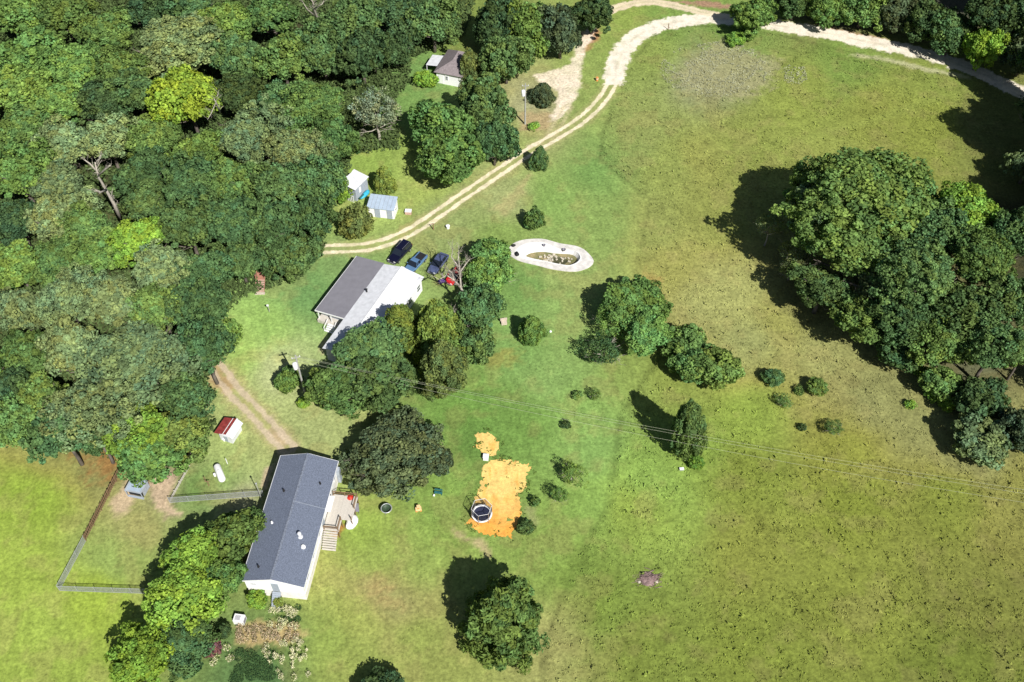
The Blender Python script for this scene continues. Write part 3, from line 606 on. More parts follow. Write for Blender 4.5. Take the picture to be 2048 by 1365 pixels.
WOOD = """45 25 130 95 15 mid L|light leafy crown in the photo's top left corner
130 28 110 90 15 mid M|green crown second from the top left corner
215 62 120 90 16 mid M|mid green crown just inside the top edge, left of the dark gap
300 22 90 80 13 mid D|dark crown sunk in shade at the top edge
385 15 110 80 15 mid G|deep green crown cut by the top edge above the olive oak
455 45 110 90 16 mid L|green crown at the top edge right of the olive oak
545 28 120 90 16 mid M|broad green crown cut by the top edge left of the bare pale treetop
702 40 120 105 17 mid G|dark green crown at the top edge right of the bare pale treetop
790 25 105 95 16 mid D|dark crown at the top edge above the far house's yard
865 42 120 110 17 mid G|tall dark crown at the top edge nearest the far yard's lawn
60 110 130 100 16 mid L|light green crown below the top left corner
150 135 120 95 15 mid L|green crown with yellow tips left of the large olive oak
240 135 110 95 16 mid M|mid green crown touching the left side of the large olive oak
345 88 190 120 17 big O|large olive oak crown with bare twigs in the upper wood
475 115 115 100 16 mid G|dark green crown right of the large olive oak
565 118 120 105 16 mid M|round green crown under the broad crown on the top edge
645 105 110 105 16 mid G|green crown below the bare pale treetop
722 112 110 120 17 mid D|dark crown beside the clearing of the far house
790 92 95 105 15 mid D|shaded crown behind the far house's metal lean-to
40 180 130 100 16 mid L|sunny yellow-green crown on the left edge, second row
118 205 120 95 15 mid L|mid green crown beside the sunny one on the left edge
200 205 110 90 14 mid D|shaded crown left of the bright lone crown in the wood
272 185 110 90 15 mid G|green crown between the olive oak and the bright lone crown
478 190 100 85 14 mid D|dark crown right of the bright lone crown in the wood
550 215 110 95 14 mid G|deep green crown in the hollow of the upper wood
630 215 150 110 17 big M|wide green crown left of the thin grey tree
50 262 130 105 16 mid M|green crown on the left edge, third row
135 288 120 100 16 mid O|olive crown above the dead pale trunk on its left
215 280 110 90 15 mid O|olive crown just above the dead pale trunk
305 280 120 100 16 mid M|mid green crown below left of the bright lone crown
400 300 110 90 15 mid L|green crown directly below the bright lone crown
490 270 140 100 17 big O|broad olive-green crown in the middle of the wood
585 300 130 100 17 big O|olive-tinged crown right of the broad olive one
668 285 100 105 16 mid M|green crown nearest the thin grey tree's left side
40 350 125 100 16 mid L|green crown on the left edge level with the two small sheds
118 372 110 90 15 mid O|grey-olive crown left of the dead pale trunk
285 345 120 95 15 mid G|dark crown right of the dead pale trunk
378 368 120 95 16 mid G|deep green crown in the middle wood below the olive ones
470 362 120 95 16 mid M|mid green crown in the middle wood level with the metal shed
560 372 120 100 16 mid G|blue-green crown two crowns left of the metal shed
636 368 100 95 15 mid G|dark green crown next left of the metal shed
32 440 110 90 14 mid D|dark crown in the shaded hollow at the left edge
296 402 110 90 12 mid G|dark green crown pressed against the right side of the dead pale trunk
148 405 105 90 12 mid O|olive crown pressed against the left side of the dead pale trunk
105 440 110 90 15 mid O|olive crown below left of the dead pale trunk
172 458 110 80 14 mid M|green crown left of the foot of the dead pale trunk
375 452 120 95 16 mid G|dark green crown right of the yellow-green thicket crown
460 445 120 95 16 mid G|deep green crown in the row level with the white shed
545 450 120 100 16 mid G|blue-green crown in the row level with the white shed
622 440 95 110 15 mid G|dark green crown at the wood's edge left of the white shed
35 530 120 100 12 mid L|bright low crown on the left edge level with the parked cars
115 525 120 90 11 mid M|green low crown in the thicket level with the parked cars
200 500 110 85 10 mid L|leafy thicket crown left of the yellow-green one
320 540 120 95 15 mid O|dull green crown below the yellow-green thicket crown
408 540 120 95 14 mid G|deep green crown up left of the reddish play steps
480 520 100 90 12 mid G|dark green crown directly above the reddish play steps
585 508 120 115 11 mid G|spreading dark green crown overhanging the lawn beside the play steps
45 620 120 100 15 mid O|dull olive green crown on the left edge above the broad olive oak
130 600 130 105 17 big O|yellow-olive crown left of the wood's centre
225 605 130 100 16 mid O|olive crown above the broad olive oak
320 615 120 95 16 mid M|green crown up right of the broad olive oak
402 612 120 100 16 mid G|dark green crown below left of the reddish play steps
55 715 120 105 16 mid M|green crown on the left edge level with the farmhouse porch
150 700 130 105 17 mid O|olive-green crown left of the broad olive oak
410 700 110 110 16 mid G|dark blue-green crown at the edge of the lawn with the clothes post
272 722 230 170 19 big O|broadest olive oak crown, in the lower wood
370 790 120 110 16 mid G|dark green crown beside the sandy wheel track
185 815 180 130 18 big O|large olive crown in the lowest part of the wood
85 800 120 105 16 mid M|green crown left of the large olive crown low in the wood
25 790 110 100 15 mid D|dark crown on the left edge above the yellow-green field
30 850 110 90 14 mid M|green crown on the left edge at the corner of the yellow-green field
125 862 130 110 16 mid G|dark green crown overhanging the brown grass by the board fence
195 868 100 95 14 mid G|drooping green crown right beside the board fence's upper end"""
for l in WOOD.split('\n'):
    a, lab = l.split('|'); q = a.split(); tree(float(q[0]), float(q[1]), float(q[2])*1.14, float(q[3])*1.16, float(q[4])*0.78, q[5], q[6], lab, group=GW)
T2 = """372 192 135 115 17 mid H|bright lime green crown standing alone among darker trees of the wood
280 478 125 90 11 mid H|yellow-green thicket crown at the foot of the dead pale trunk
450 668 70 70 5 low L|small light green tree on the lawn's edge, left of the farmhouse
290 860 130 120 10 mid B|fresh green crown above the grey dog kennel, left half
365 866 125 115 9 mid Y|olive-green crown left of the red-roofed cabin
300 915 130 80 9 mid L|low bright green crown hanging over the grey dog kennel
669 378 52 64 6 low B|light green shrub tree against the left wall of the metal shed
1000 50 120 140 13 mid D|tall dark crown at the top edge right behind the far house
1062 60 110 150 13 mid L|tall green crown at the top edge above the sandy clearing
1122 68 95 140 12 mid K|olive-brown crown at the top edge over the sandy clearing
1185 28 90 95 10 mid D|dark crown at the top edge where the sandy loop track begins
942 140 62 95 7 cedar T|brownish olive cedar pressed against the far house's right side
1012 118 105 120 12 mid G|green crown right of the brownish cedar by the far house
968 205 120 120 13 mid G|dark green crown in front of the far house, right of the roof
880 252 140 120 11 mid L|large mid green crown in front of the far house
905 315 130 110 10 mid L|rounded green crown low above the bend of the two-track drive
988 285 90 120 11 mid G|dark crown at the right end of the grove along the drive
850 158 40 40 3.2 low H|small bright round shrub beside the far house's metal lean-to
768 362 50 62 5.5 cedar Y|small pointed yellow-green cedar behind the white shed
712 445 70 68 5.5 low T|brownish-green round tree in front of the white shed
1085 190 60 48 3.8 cedar K|dark spreading juniper beside the far utility pole
1068 253 22 16 1.2 tiny B|small bright bush below the far utility pole
1078 318 42 46 4.5 cedar G|young dark cedar at the edge of the two-track drive
1069 440 42 52 3.8 low M|clipped round dark bush north of the oval pool
1064 660 62 70 5.0 cedar L|egg-shaped dark green cedar on the lawn below the oval pool
975 555 105 110 7 mid L|green tree beside the bleached dead tree and the oval pool
985 510 80 70 5.5 low L|light green shrub between the parked cars and the oval pool
962 620 95 100 6.5 mid G|green tree at the foot of the bleached dead tree
742 704 150 118 8.5 mid G|dark green tree in front of the farmhouse's porch end
872 668 130 150 10 cedar C|tall golden-green cedar in front of the farmhouse
885 735 110 110 10 cedar T|brownish-gold cedar at the lower right of the grove by the farmhouse
805 655 95 90 8.5 cedar C|golden cedar hiding the right eave of the farmhouse
690 762 140 105 7.5 mid M|green tree low in the grove, left part, near the small bushes
765 755 140 115 8.5 mid G|blue-green tree in the middle of the grove below the farmhouse
960 690 70 90 6.5 low G|dark shrub at the right end of the grove by the farmhouse
650 775 85 75 7 low M|green shrub tree at the grove's lower left corner
780 903 210 225 8 big K|huge dark grey-green oak beside the long white house
875 925 70 75 5 mid K|low side crown at the right of the huge dark oak
574 763 56 66 3.6 low L|clipped green bush left of the near utility pole
607 806 26 34 1.6 low B|small bright bush at the foot of the near utility pole
468 1075 130 125 7.5 mid M|dark-leaved tree touching the left eave of the long white house
385 1125 140 115 7.5 mid B|bright yellow-green tree left of the long white house, upper one
375 1190 150 130 8.5 mid B|bright yellow-green tree left of the long white house, lower one
450 1155 90 90 7 mid L|leafy green tree squeezed against the white gable wall
370 1292 130 120 7 mid G|dark green tree at the lower left near the maroon shrub
285 1325 130 100 7.5 mid H|yellow-green tree at the bottom edge beside the dark shadow
428 1293 34 44 2.4 low P|maroon shrub below the white air conditioner
448 1263 30 30 2 low D|dark low shrub between the maroon shrub and the air conditioner
515 1200 42 34 2 low B|bright bush against the white gable wall
556 1205 22 28 1.6 low Y|small olive bush against the white gable wall
1006 1240 196 245 10 cedar M|large shaggy cedar alone near the bottom edge
765 1392 105 70 3.5 low D|dark treetop just showing at the bottom edge
1505 32 95 100 8 mid L|green tree standing on the verge of the gravel road
1475 78 40 26 2 low B|low bright bush under the tree on the gravel road's verge
1495 70 34 30 2 low L|low green bush right under the tree on the gravel road's verge
1268 605 145 105 7 mid L|bushy tree heading the clump in the middle of the lawn
1290 665 110 90 7 mid L|light green tree in the middle of the clump
1225 640 90 90 6 sparse L|thin leafy tree on the clump's left flank
1208 702 95 95 5.5 sparse G|grey-green thin tree below left of the clump
1370 688 90 75 5 low M|dark rounded tree right of the clump's middle
1435 735 100 85 5.5 low M|dark green tree at the clump's lower right end
1385 735 75 70 5.5 low M|green shrub between the last two trees of the clump
1378 858 84 160 10.5 cedar G|tall narrow young tree with a long shadow in the pasture
1392 925 34 34 1.6 low B|bright low bush at the foot of the tall thin tree in the pasture
1143 946 54 58 4 sparse L|thin young tree right of the orange sand, upper
1120 992 40 48 3.4 sparse L|thin young sapling right of the orange sand, lower
1071 1003 20 22 1.3 tiny M|tiny dark bush at the right edge of the orange sand
1052 1055 36 32 1.8 low G|small dark bush at the sand patch's lower right corner
1712 378 275 200 19 big M|great dark oak at the top of the right-hand grove
1640 425 150 130 15 mid O|olive crown on the left shoulder of the great oak
1712 495 235 190 16 big M|broad olive crown in the heart of the right-hand grove
1800 385 130 130 14 mid M|green crown on the great oak's right shoulder
1870 460 130 110 13 mid G|dark crown between the great oak and the bright one
1935 425 150 80 13 mid B|bright green crown behind the great oak at the right
1850 560 180 140 16 big G|dark green crown low in the middle of the right-hand grove
1965 520 160 120 15 big M|wide mid green crown near the right edge
2040 470 110 110 15 mid G|dark crown cut by the right edge beside the bright one
1760 570 120 90 11 mid O|olive crown hanging over the shade at the grove's foot
1925 630 150 120 14 mid G|grey-green crown above the dark hollow of the grove
2025 600 120 120 15 mid G|dark crown cut by the right edge above the hollow
1890 690 110 100 11 mid M|green crown at the left rim of the dark hollow
1990 690 120 100 13 mid G|dark green crown directly over the dark hollow
2050 700 90 110 12 mid L|crown at the right edge beside the dark hollow
1645 575 125 95 9 mid G|low dark tree at the lower left foot of the grove
1540 450 60 55 7 sparse O|sparse young tree inside the great oak's shadow
1600 505 90 75 8 sparse O|sparse olive tree in the great oak's shadow, nearer the grove
1582 540 60 50 4 sparse O|small sparse tree at the shadow's lower edge
1735 632 130 95 9 mid M|green low tree along the grove's lower edge
1964 884 112 86 5 low O|rounded olive tree standing out from the grove's lower end
2040 860 80 90 7 low K|dark shrub tree cut by the right edge
1815 645 130 100 12 mid G|dull green crown in the shaded lower flank of the grove
1800 700 100 70 5.5 low G|dark shrub mass at the field edge under the shaded flank
1885 765 80 60 4.5 low M|green shrub mass at the field edge left of the dark hollow
1960 800 110 80 6 low D|dark thicket on the floor of the hollow
1872 778 42 44 2.6 low B|bright bush at the field edge below the grove
1895 808 34 34 2.2 low B|second bright bush at the field edge below the grove
1838 740 30 24 1.5 tiny B|small bright bush higher up the field edge
1935 800 38 36 2.6 low M|green bush at the rim of the dark hollow
1551 756 40 34 2.4 low G|dark bush in the pasture right of the clump
1634 774 44 38 2.2 low M|green bush in the pasture, right of the dark one
1598 782 20 18 1 tiny M|tiny bush between the two pasture bushes
1668 856 46 34 2.2 sparse M|sparse pasture bush with a long dark shadow
1568 804 36 34 2 sparse M|forked sapling in the pasture below the dark bush
1605 855 16 16 1 tiny D|tiny dark bush left of the sparse pasture bush
1190 790 30 36 2 sparse M|thin sapling on the lawn, right one of a pair
1155 791 20 16 1 tiny M|tiny bush on the lawn, left one of a pair
1133 850 18 18 1 tiny D|tiny dark bush on the lawn near the power lines
1822 808 20 24 1.2 tiny B|small bright weed bush in the brown pasture
1590 5 85 95 9 mid G|dark crown at the top edge right of the verge tree
1655 10 100 105 9.5 mid L|green crown at the top edge behind the gravel road
1727 18 105 105 9.5 mid M|second green crown at the top edge behind the gravel road
1795 28 95 105 9.5 mid K|greyish crown at the top edge right of the two green ones
1855 42 100 110 10 mid D|dark crown at the top edge above the shaded road
1905 65 105 120 11 mid G|blue-green crown above the shaded road's bend
1965 95 75 115 11 mid H|yellow-green crown standing bright against the dark corner
1985 25 110 100 16 mid D|dark crown behind the yellow-green one in the corner
2045 40 100 110 16 mid D|dark crown in the photo's top right corner
2050 110 100 110 10 mid K|dull crown at the right edge below the corner
2055 335 80 95 8 mid O|olive crown at the right edge above the second shadow"""
for l in T2.split('\n'):
    a, lab = l.split('|'); q = a.split(); k = q[5]; f = 1.14 if k in ('mid', 'big') else 1.05
    cat = {'low': 'shrub', 'tiny': 'bush'}.get(k, 'tree')
    tree(float(q[0]), float(q[1]), float(q[2])*f, float(q[3])*f, float(q[4]), k, q[6], lab, cat)
# the thin grey tree and the bare trees
tree(752, 228, 110, 105, 11, 'sparse', 'X', 'thin grey-green tree with a pale trunk at the clearing below the far house', name='thin_tree')
# woods going on outside the frame (they also cast the shade on the right edge)
rng = random.Random(11); OUT = []
for x, y, h in [(88, 128, 17), (96, 136, 18), (90, 146, 18), (99, 152, 17), (94, 163, 18), (102, 170, 18), (104, 143, 17), (92, 132, 17), (93, 141, 18), (94, 150, 17), (97, 158, 18), (103, 136, 18), (91, 124, 16), (88, 118, 16), (97, 120, 16), (86, 101, 14), (94, 108, 15), (103, 128, 17), (80, 88, 11), (90, 94, 13),
                (108, 182, 18), (100, 192, 17), (84, 205, 17), (66, 210, 17), (48, 211, 16), (30, 213, 17), (-2, 212, 18), (-22, 210, 18), (-42, 212, 17), (-62, 210, 18), (-84, 209, 17), (-104, 205, 17),
                (-118, 190, 17), (-114, 172, 17), (-108, 156, 16), (-102, 140, 17), (-96, 124, 16), (-90, 110, 16), (-84, 98, 16), (-78, 88, 15), (110, 160, 18)]:
    i = cnt[0]; cnt[0] += 1; r = rng.uniform(5, 6.6)
    x += 6.5*(x > 75)
    t = thing('broadleaf_tree', (x+rng.uniform(-1, 1), y+rng.uniform(-1, 1), 0), 0, 'broadleaf tree of the surrounding woods, beyond the frame', 'tree', 'trees beyond the frame')
    tm = obj('trunk', TR['mid'][i % 2], t); tm.scale = (r, r, h*.62)
    c = obj('crown', CR['mid'][i % 5], t, (0, 0, h*.62)); c.scale = (r, r, h*.36); c.rotation_euler = (0, 0, rng.uniform(0, 6)); b = TONE[rng.choice('DGMOL')]; c.color = (*b, 1)

def bare_tree(name, pts3, label, fine=1, thick=0.2, m='palebark', seed=3):
    """pts3: list of limbs, each a list of (u, v, height) survey points; the first one starts at the foot"""
    rng = random.Random(seed); base = G(*pts3[0][0][:2]); t = thing(name, (base.x, base.y, 0), 0, label, 'tree')
    for k, L in enumerate(pts3):
        p = [G(u, v, h)-Vector((base.x, base.y, 0)) for u, v, h in L]; n = len(p); th = thick*(1 if k == 0 else 0.55)
        b = MB().tube(p, [th*(1-0.75*i/(n-1)) for i in range(n)], 7)
        for i in range(n-1):
            for _ in range(3*fine):
                s = rng.random(); a = p[i].lerp(p[i+1], s)
                if a.z < 2.0 and k == 0: continue
                dr = (p[i+1]-p[i]).normalized(); sd = Vector((rng.uniform(-1, 1), rng.uniform(-1, 1), rng.uniform(0.0, 1.0))); e = a+(dr*0.5+sd).normalized()*rng.uniform(.7, 2.0)
                b.tube([a, a.lerp(e, .5)+Vector((0, 0, .1)), e], [th*.22, th*.14, th*.05], 4)
                for _ in range(3):
                    q = a.lerp(e, rng.uniform(.4, 1)); b.tube([q, q+Vector((rng.uniform(-.7, .7), rng.uniform(-.7, .7), rng.uniform(-.1, .6)))], [th*.09, th*.03], 3)
        b.build('trunk' if k == 0 else 'limb', M[m], t, True)
bare_tree('dead_tree', [[(936, 655, 0), (944, 628, 1.2), (934, 600, 3.4), (922, 576, 5.2), (908, 560, 6.4), (893, 551, 7.2), (878, 560, 7.4)], [(922, 576, 5.2), (920, 545, 6.8), (917, 515, 8.2), (918, 490, 9.2)],
          [(944, 628, 1.2), (925, 624, 2.2), (910, 626, 3.0), (900, 616, 3.4)], [(908, 560, 6.4), (903, 545, 7.2), (890, 535, 7.8)], [(920, 545, 6.8), (932, 528, 7.6), (940, 518, 8.2)],
          [(917, 535, 7.2), (903, 515, 8.3), (906, 495, 8.8)]], 'bleached dead tree with bare twisted branches over the red car', 2, 0.26)
bare_tree('dead_tree', [[(240, 436, 4), (228, 408, 7.5), (212, 380, 11), (196, 352, 14.5), (190, 325, 17.5)], [(196, 345, 15), (180, 328, 16.8), (162, 315, 18)], [(192, 335, 16), (200, 315, 18), (203, 305, 18.8)], [(212, 380, 11.5), (200, 385, 12.5), (190, 380, 13.5)], [(196, 352, 14.5), (215, 335, 16.5), (222, 330, 17.5)]],
          'tall dead tree with a pale leaning trunk in the left wood', 1, 0.38, seed=5)
bare_tree('dead_tree', [[(640, 60, 6), (634, 35, 12), (628, 18, 15), (625, 2, 17)], [(634, 35, 12), (615, 20, 15), (606, 5, 17)], [(628, 18, 15), (645, 8, 17), (650, -5, 18)]], 'bare pale treetop at the top edge of the wood', 2, 0.3, seed=8)
bare_tree('dead_tree', [[(440, 225, 13), (432, 205, 16), (428, 198, 17)], [(432, 205, 16), (422, 228, 15.5), (415, 240, 15)], [(430, 200, 16.5), (436, 190, 18), (437, 180, 18.5)]], 'pale bare limb sticking out of the lime green crown', 1, 0.18, seed=9)
bare_tree('fallen_branch', [[(983, 575, 0.3), (990, 569, 1.2), (1001, 566, 2.2), (1010, 556, 3.0), (1022, 548, 3.4)], [(1001, 566, 2.2), (1012, 560, 2.4), (1022, 565, 2.4)]], 'bleached bare limb arching out of the green tree near the pool', 1, 0.14, seed=12)
# ------------------------------------------------------------------ long white house with slate roof
def wall_box(b, w, l, z0, z1): return b.box((0, 0, (z0+z1)/2), (w, l, z1-z0))
ctr, wd, ln, rz = rect([(561, 914), (677, 921), (609, 1174), (481, 1164)], 4.0)
ctr.z = 1.15
t = thing('white_house', ctr, rz, 'long white single-storey house with slate-grey gable roof, near the bottom left', 'house')
HW, HL = wd/2-0.28, ln/2-0.22
HOME = (ctr, rz, HW, HL)
b = MB(); b.box((0, 0, 1.72), (2*HW, 2*HL, 2.24))
for s in (-1, 1): b.add([(-HW, s*HL, 2.84), (HW, s*HL, 2.84), (0, s*HL, 4.0), (-HW, s*(HL-0.1), 2.84), (HW, s*(HL-0.1), 2.84), (0, s*(HL-0.1), 4.0)], [(0, 1, 2), (5, 4, 3), (0, 3, 4, 1), (1, 4, 5, 2), (2, 5, 3, 0)])
b.build('wall', M['white'], t)
MB().box((0, 0, -0.275), (2*HW-0.1, 2*HL-0.1, 1.75)).build('skirting', M['skirt'], t)
rf = MB(); xw, yl = wd/2, ln/2
for s in (-1, 1):
    q = [(0, -yl, 4.12), (s*xw, -yl, 2.88), (s*xw, yl, 2.88), (0, yl, 4.12)]
    MB().slab(q if s > 0 else q[::-1], 0.10).build('roof', M['shingle'], t)
MB().beam((0, -yl, 4.14), (0, yl, 4.14), 0.28, 0.05).build('ridge_cap', mat('ridge_shingles', (0.19, 0.215, 0.27), 0.9, 0.2, 5), t)
seam = MB().slab([(0.05, 1.85, 4.118), (xw, 1.85, 2.897), (xw, 1.95, 2.897), (0.05, 1.95, 4.118)], 0.012).build('roof_seam', mat('seam_line', (0.24, 0.27, 0.32), 0.9, 0.1, 5), t)
for s in (-1, 1):
    MB().beam((s*(xw+0.02), -yl, 2.80), (s*(xw+0.02), yl, 2.80), 0.05, 0.2).build('fascia', M['whitetrim'], t)
for x, s, e in ((0, -1, 0), (0, 1, 0)):
    for sd in (-1, 1): MB().beam((0, s*(yl+0.015), 4.02), (sd*xw, s*(yl+0.015), 2.80), 0.04, 0.18).build('barge_board', M['whitetrim'], t)
zr = lambda x: 4.12-abs(x)*1.24/xw
def vent(x, y, r, h, m, nm='roof_vent'):
    MB().lathe([(r*1.7, zr(x)-0.1), (r*1.7, zr(x)+0.06), (r, zr(x)+0.08), (r, zr(x)+h), (r*1.35, zr(x)+h), (r*1.1, zr(x)+h+0.12), (0.01, zr(x)+h+0.14)], 12, (x, y, 0)).build(nm, M[m], t)
vent(-1.9, 3.6, 0.10, 0.35, 'rubber'); vent(-2.2, -1.3, 0.09, 0.3, 'whitetrim'); vent(-2.2, -7.7, 0.09, 0.35, 'rubber')
vent(2.0, -2.9, 0.20, 0.85, 'lightmetal', 'chimney_pipe'); vent(2.7, -4.2, 0.18, 0.25, 'whitetrim'); vent(2.6, 5.4, 0.09, 0.25, 'rubber')
def window(par, c, w_, h_, face, frame='whitetrim', depth=0.10, bars=True):
    """face: 'x+','x-','y+','y-' the outward direction"""
    ax = 0 if face[0] == 'x' else 1; s = 1 if face[1] == '+' else -1
    dims = [0, 0, 0]; dims[ax] = 0.04; dims[1-ax] = w_; dims[2] = h_
    f = MB()
    def bar(o1, o2, a, h):
        cc = list(c); cc[1-ax] += o1; cc[2] += o2; cc[ax] += s*0.045
        dd = [0, 0, 0]; dd[ax] = 0.09; dd[1-ax] = a; dd[2] = h; f.box(cc, dd)
    bar(0, h_/2+0.03, w_+0.16, 0.08); bar(0, -h_/2-0.03, w_+0.16, 0.08); bar(-w_/2-0.04, 0, 0.08, h_-0.01); bar(w_/2+0.04, 0, 0.08, h_-0.01)
    if bars: bar(0, 0, w_-0.01, 0.05)
    fo = f.build('window', M[frame], par)
    g = MB(); cc = list(c); cc[ax] += s*0.02; g.box(cc, dims).build('pane', M['glass'], fo)
for y in (7.6, 4.6, -1.2, -4.4, -7.4): window(t, (HW, y, 1.9), 0.9, 1.0, 'x+')
for y in (7.4, 3.2, -0.5, -3.4, -7.2): window(t, (-HW, y, 1.9), 0.9, 1.0, 'x-')
window(t, (-2.7, -HL, 2.0), 0.7, 0.5, 'y-'); window(t, (2.0, HL, 1.9), 0.9, 1.0, 'y+')
dr = MB().box((0.1, -HL-0.03, 1.62), (0.9, 0.07, 2.0)).build('door', M['greydoor'], t); MB().box((0.42, -HL-0.09, 1.6), (0.05, 0.06, 0.05)).build('handle', M['steel'], dr)
dr = MB().box((HW+0.03, 0.8, 1.62), (0.07, 0.9, 2.0)).build('door', M['greydoor'], t); MB().box((HW+0.09, 0.45, 1.6), (0.06, 0.05, 0.05)).build('handle', M['steel'], dr)
st = MB()
for i in range(8): st.box((0.1, -HL-0.20-0.20*i, 0.45-0.19*i), (1.1, 0.2, 0.18))
st.build('step', M['greywall'], t)
MB().box((HW+0.22, 8.9, 0.4), (0.4, 0.8, 2.8)).build('meter_cabinet', M['greymetal'], t)
bm_ = MB().box((HW+0.06, -4.6, 0.8), (0.08, 9.6, 0.12)).build('sill_board', M['whitetrim'], t)
# deck beside it
dl = lambda x, y, z=0: (Matrix.Rotation(rz, 4, 'Z') @ Vector((x, y, z)))+ctr
DY = 1.2
t = thing('wooden_deck', dl(HW+0.05, DY), rz, 'beige wooden deck with railings against the right wall of the long white house', 'deck')
def deck_boards(x0, x1, y0, y1, z, par):
    y = y0; me = MB().box((0, 0, 0), (x1-x0, 0.15, 0.035)).mesh('board', M['deckwood'])
    while y < y1:
        o = obj('board', me, par, ((x0+x1)/2, y+0.07, z+random.uniform(-.003, .003))); y += 0.165
deck_boards(0.05, 2.2, -1.2, 0.6, 0.62, t); deck_boards(0.05, 3.6, 0.62, 4.4, 0.62, t)
for x, y in ((0.2, -1.1), (2.1, -1.1), (2.1, 0.55), (3.5, 0.7), (3.5, 2.5), (3.5, 4.3), (1.8, 4.3), (0.2, 4.3)): MB().box((x, y, 0.205), (0.1, 0.1, 2.71)).build('post', M['wood'], t)
for a, bb in (((0.2, -1.1), (2.1, -1.1)), ((2.1, -1.1), (2.1, 0.55)), ((3.5, 2.3), (3.5, 4.3)), ((0.2, 4.3), (3.5, 4.3))):
    MB().beam((*a, 1.54), (*bb, 1.54), 0.12, 0.05).build('railing', M['wood'], t); MB().beam((*a, 1.1), (*bb, 1.1), 0.05, 0.08).build('railing', M['wood'], t)
for i in range(8): MB().box((1.1, -1.38-0.26*i, 0.46-0.19*i), (1.9, 0.25, 0.05)).build('step', M['deckwood'], t)
MB().box((0.5, 1.7, 2.62), (0.9, 2.4, 0.07)).build('awning', M['white'], t)
p = G(703, 1044, 0.3); p.z = 0
t = thing('covered_tub', p, rz, 'white plastic-sheeted heap beside the deck of the long white house', 'tub')
b = MB(); rings = []
for z, k in ((0, 1.0), (0.35, 1.02), (0.6, 0.86), (0.72, 0.45)):
    rings.append([(math.cos(a)*k*(0.78+0.12*math.sin(3*a+z*3)), math.sin(a)*k*(1.25+0.2*math.sin(2*a+1)), z+0.04*math.sin(5*a)) for a in [2*math.pi*i/18 for i in range(18)]])
b.loft(rings).build('cover', M['whitetrim'], t, True); MB().lathe([(0.12, 0.7), (0.10, 0.85), (0.01, 0.86)], 8).build('knot', M['whitetrim'], t)
p = G(711, 1022, 0)
t = thing('patio_table', p, rz+0.3, 'grey-purple square-topped table beside the deck, next to the red parasol', 'table')
MB().box((0, 0, 0.74), (1.1, 1.3, 0.05)).build('tabletop', M['greyplastic'], t)
for x in (-.45, .45):
    for y in (-.55, .55): MB().box((x, y, 0.36), (0.05, 0.05, 0.71)).build('leg', M['steel'], t)
p = G(704, 1009, 0)
t = thing('parasol', p, 0, 'small red parasol standing at the corner of the wooden deck', 'parasol')
MB().lathe([(0.03, 0), (0.03, 2.0)], 8).build('pole', M['steel'], t); MB().lathe([(0.25, 0), (0.25, 0.08), (0.04, 0.1)], 12).build('base', M['greyplastic'], t)
b = MB(); n = 8; vs = [(0, 0, 2.05)]+[(math.cos(2*math.pi*k/n)*0.62, math.sin(2*math.pi*k/n)*0.62, 1.7) for k in range(n)]+[(math.cos(2*math.pi*(k+.5)/n)*0.5, math.sin(2*math.pi*(k+.5)/n)*0.5, 1.76) for k in range(n)]
b.add(vs, [f for k in range(n) for f in ((0, 1+k, 1+n+k), (0, 1+n+k, 1+(k+1) % n))]); b.build('canopy', M['redplastic'], t)

# ------------------------------------------------------------------ farmhouse: light metal gable roof, dark lean-to roof, porch
LC, LW, LL, LR = rect([(763, 535), (851, 547), (745, 700), (645, 697)], 3.0)
DC, DW_, DL_, DR_ = rect([(700, 529), (763, 535), (691, 639), (625, 627)], 2.95)
FR = R(66.3)-math.pi/2
t = thing('farmhouse', LC, FR, 'farmhouse with a light metal roof and a dark grey lean-to roof, partly behind trees', 'house')
inv = Matrix.Rotation(-FR, 4, 'Z')
def fl(u, v, h):
    p = inv @ (G(u, v, h)-Vector((LC.x, LC.y, 0))); return p
a = fl(763, 535, 3.0); c = fl(851, 547, 3.0); e = fl(645, 697, 3.0); dk0 = fl(700, 529, 2.7); dk1 = fl(625, 627, 2.7)
xl, xr = a.x, a.x+7.4; yt = (a.y+c.y)/2; yb = e.y; xm = (xl+xr)/2-0.1; xd = (dk0.x+dk1.x)/2; yd = fl(691, 639, 3.0).y
b = MB(); b.box(((xl+xr)/2, (yt+yb)/2, 1.45), (xr-xl-0.7, yt-yb-0.7, 2.9))
for s, y in ((1, yt-0.36), (-1, yb+0.36)): b.add([(xl+.35, y, 2.9), (xr-.35, y, 2.9), (xm, y, 3.5), (xl+.35, y-s*.1, 2.9), (xr-.35, y-s*.1, 2.9), (xm, y-s*.1, 3.5)], [(0, 1, 2), (5, 4, 3), (0, 3, 4, 1), (1, 4, 5, 2), (2, 5, 3, 0)])
b.build('wall', M['white'], t)
MB().box(((xl+xd)/2+0.1, (yt+yd)/2, 1.25), (xl-xd-0.4, yt-yd-2.2, 2.5)).build('lean_to_wall', M['greywall'], t)
def panels(x0, z0, x1, z1, y0, y1, n, m, nm='roof_panel', ov=0.03):
    st = (y1-y0)/n
    for i in range(n):
        dz = 0.012*(i % 2); q = [(x0, y0+i*st, z0+dz), (x1, y0+i*st, z1+dz), (x1, y0+(i+1)*st-0.02, z1+dz), (x0, y0+(i+1)*st-0.02, z0+dz)]
        if x1 < x0: q = q[::-1]
        MB().slab(q, 0.05).build(nm, M[m], t)
panels(xm, 3.75, xl, 3.0, yb, yt, 20, 'lightmetal'); panels(xm, 3.75, xr, 3.0, yb, yt, 20, 'lightmetal')
MB().beam((xm, yb-.02, 3.79), (xm, yt+.02, 3.79), 0.62, 0.05).build('ridge_cap', M['whitetrim'], t)
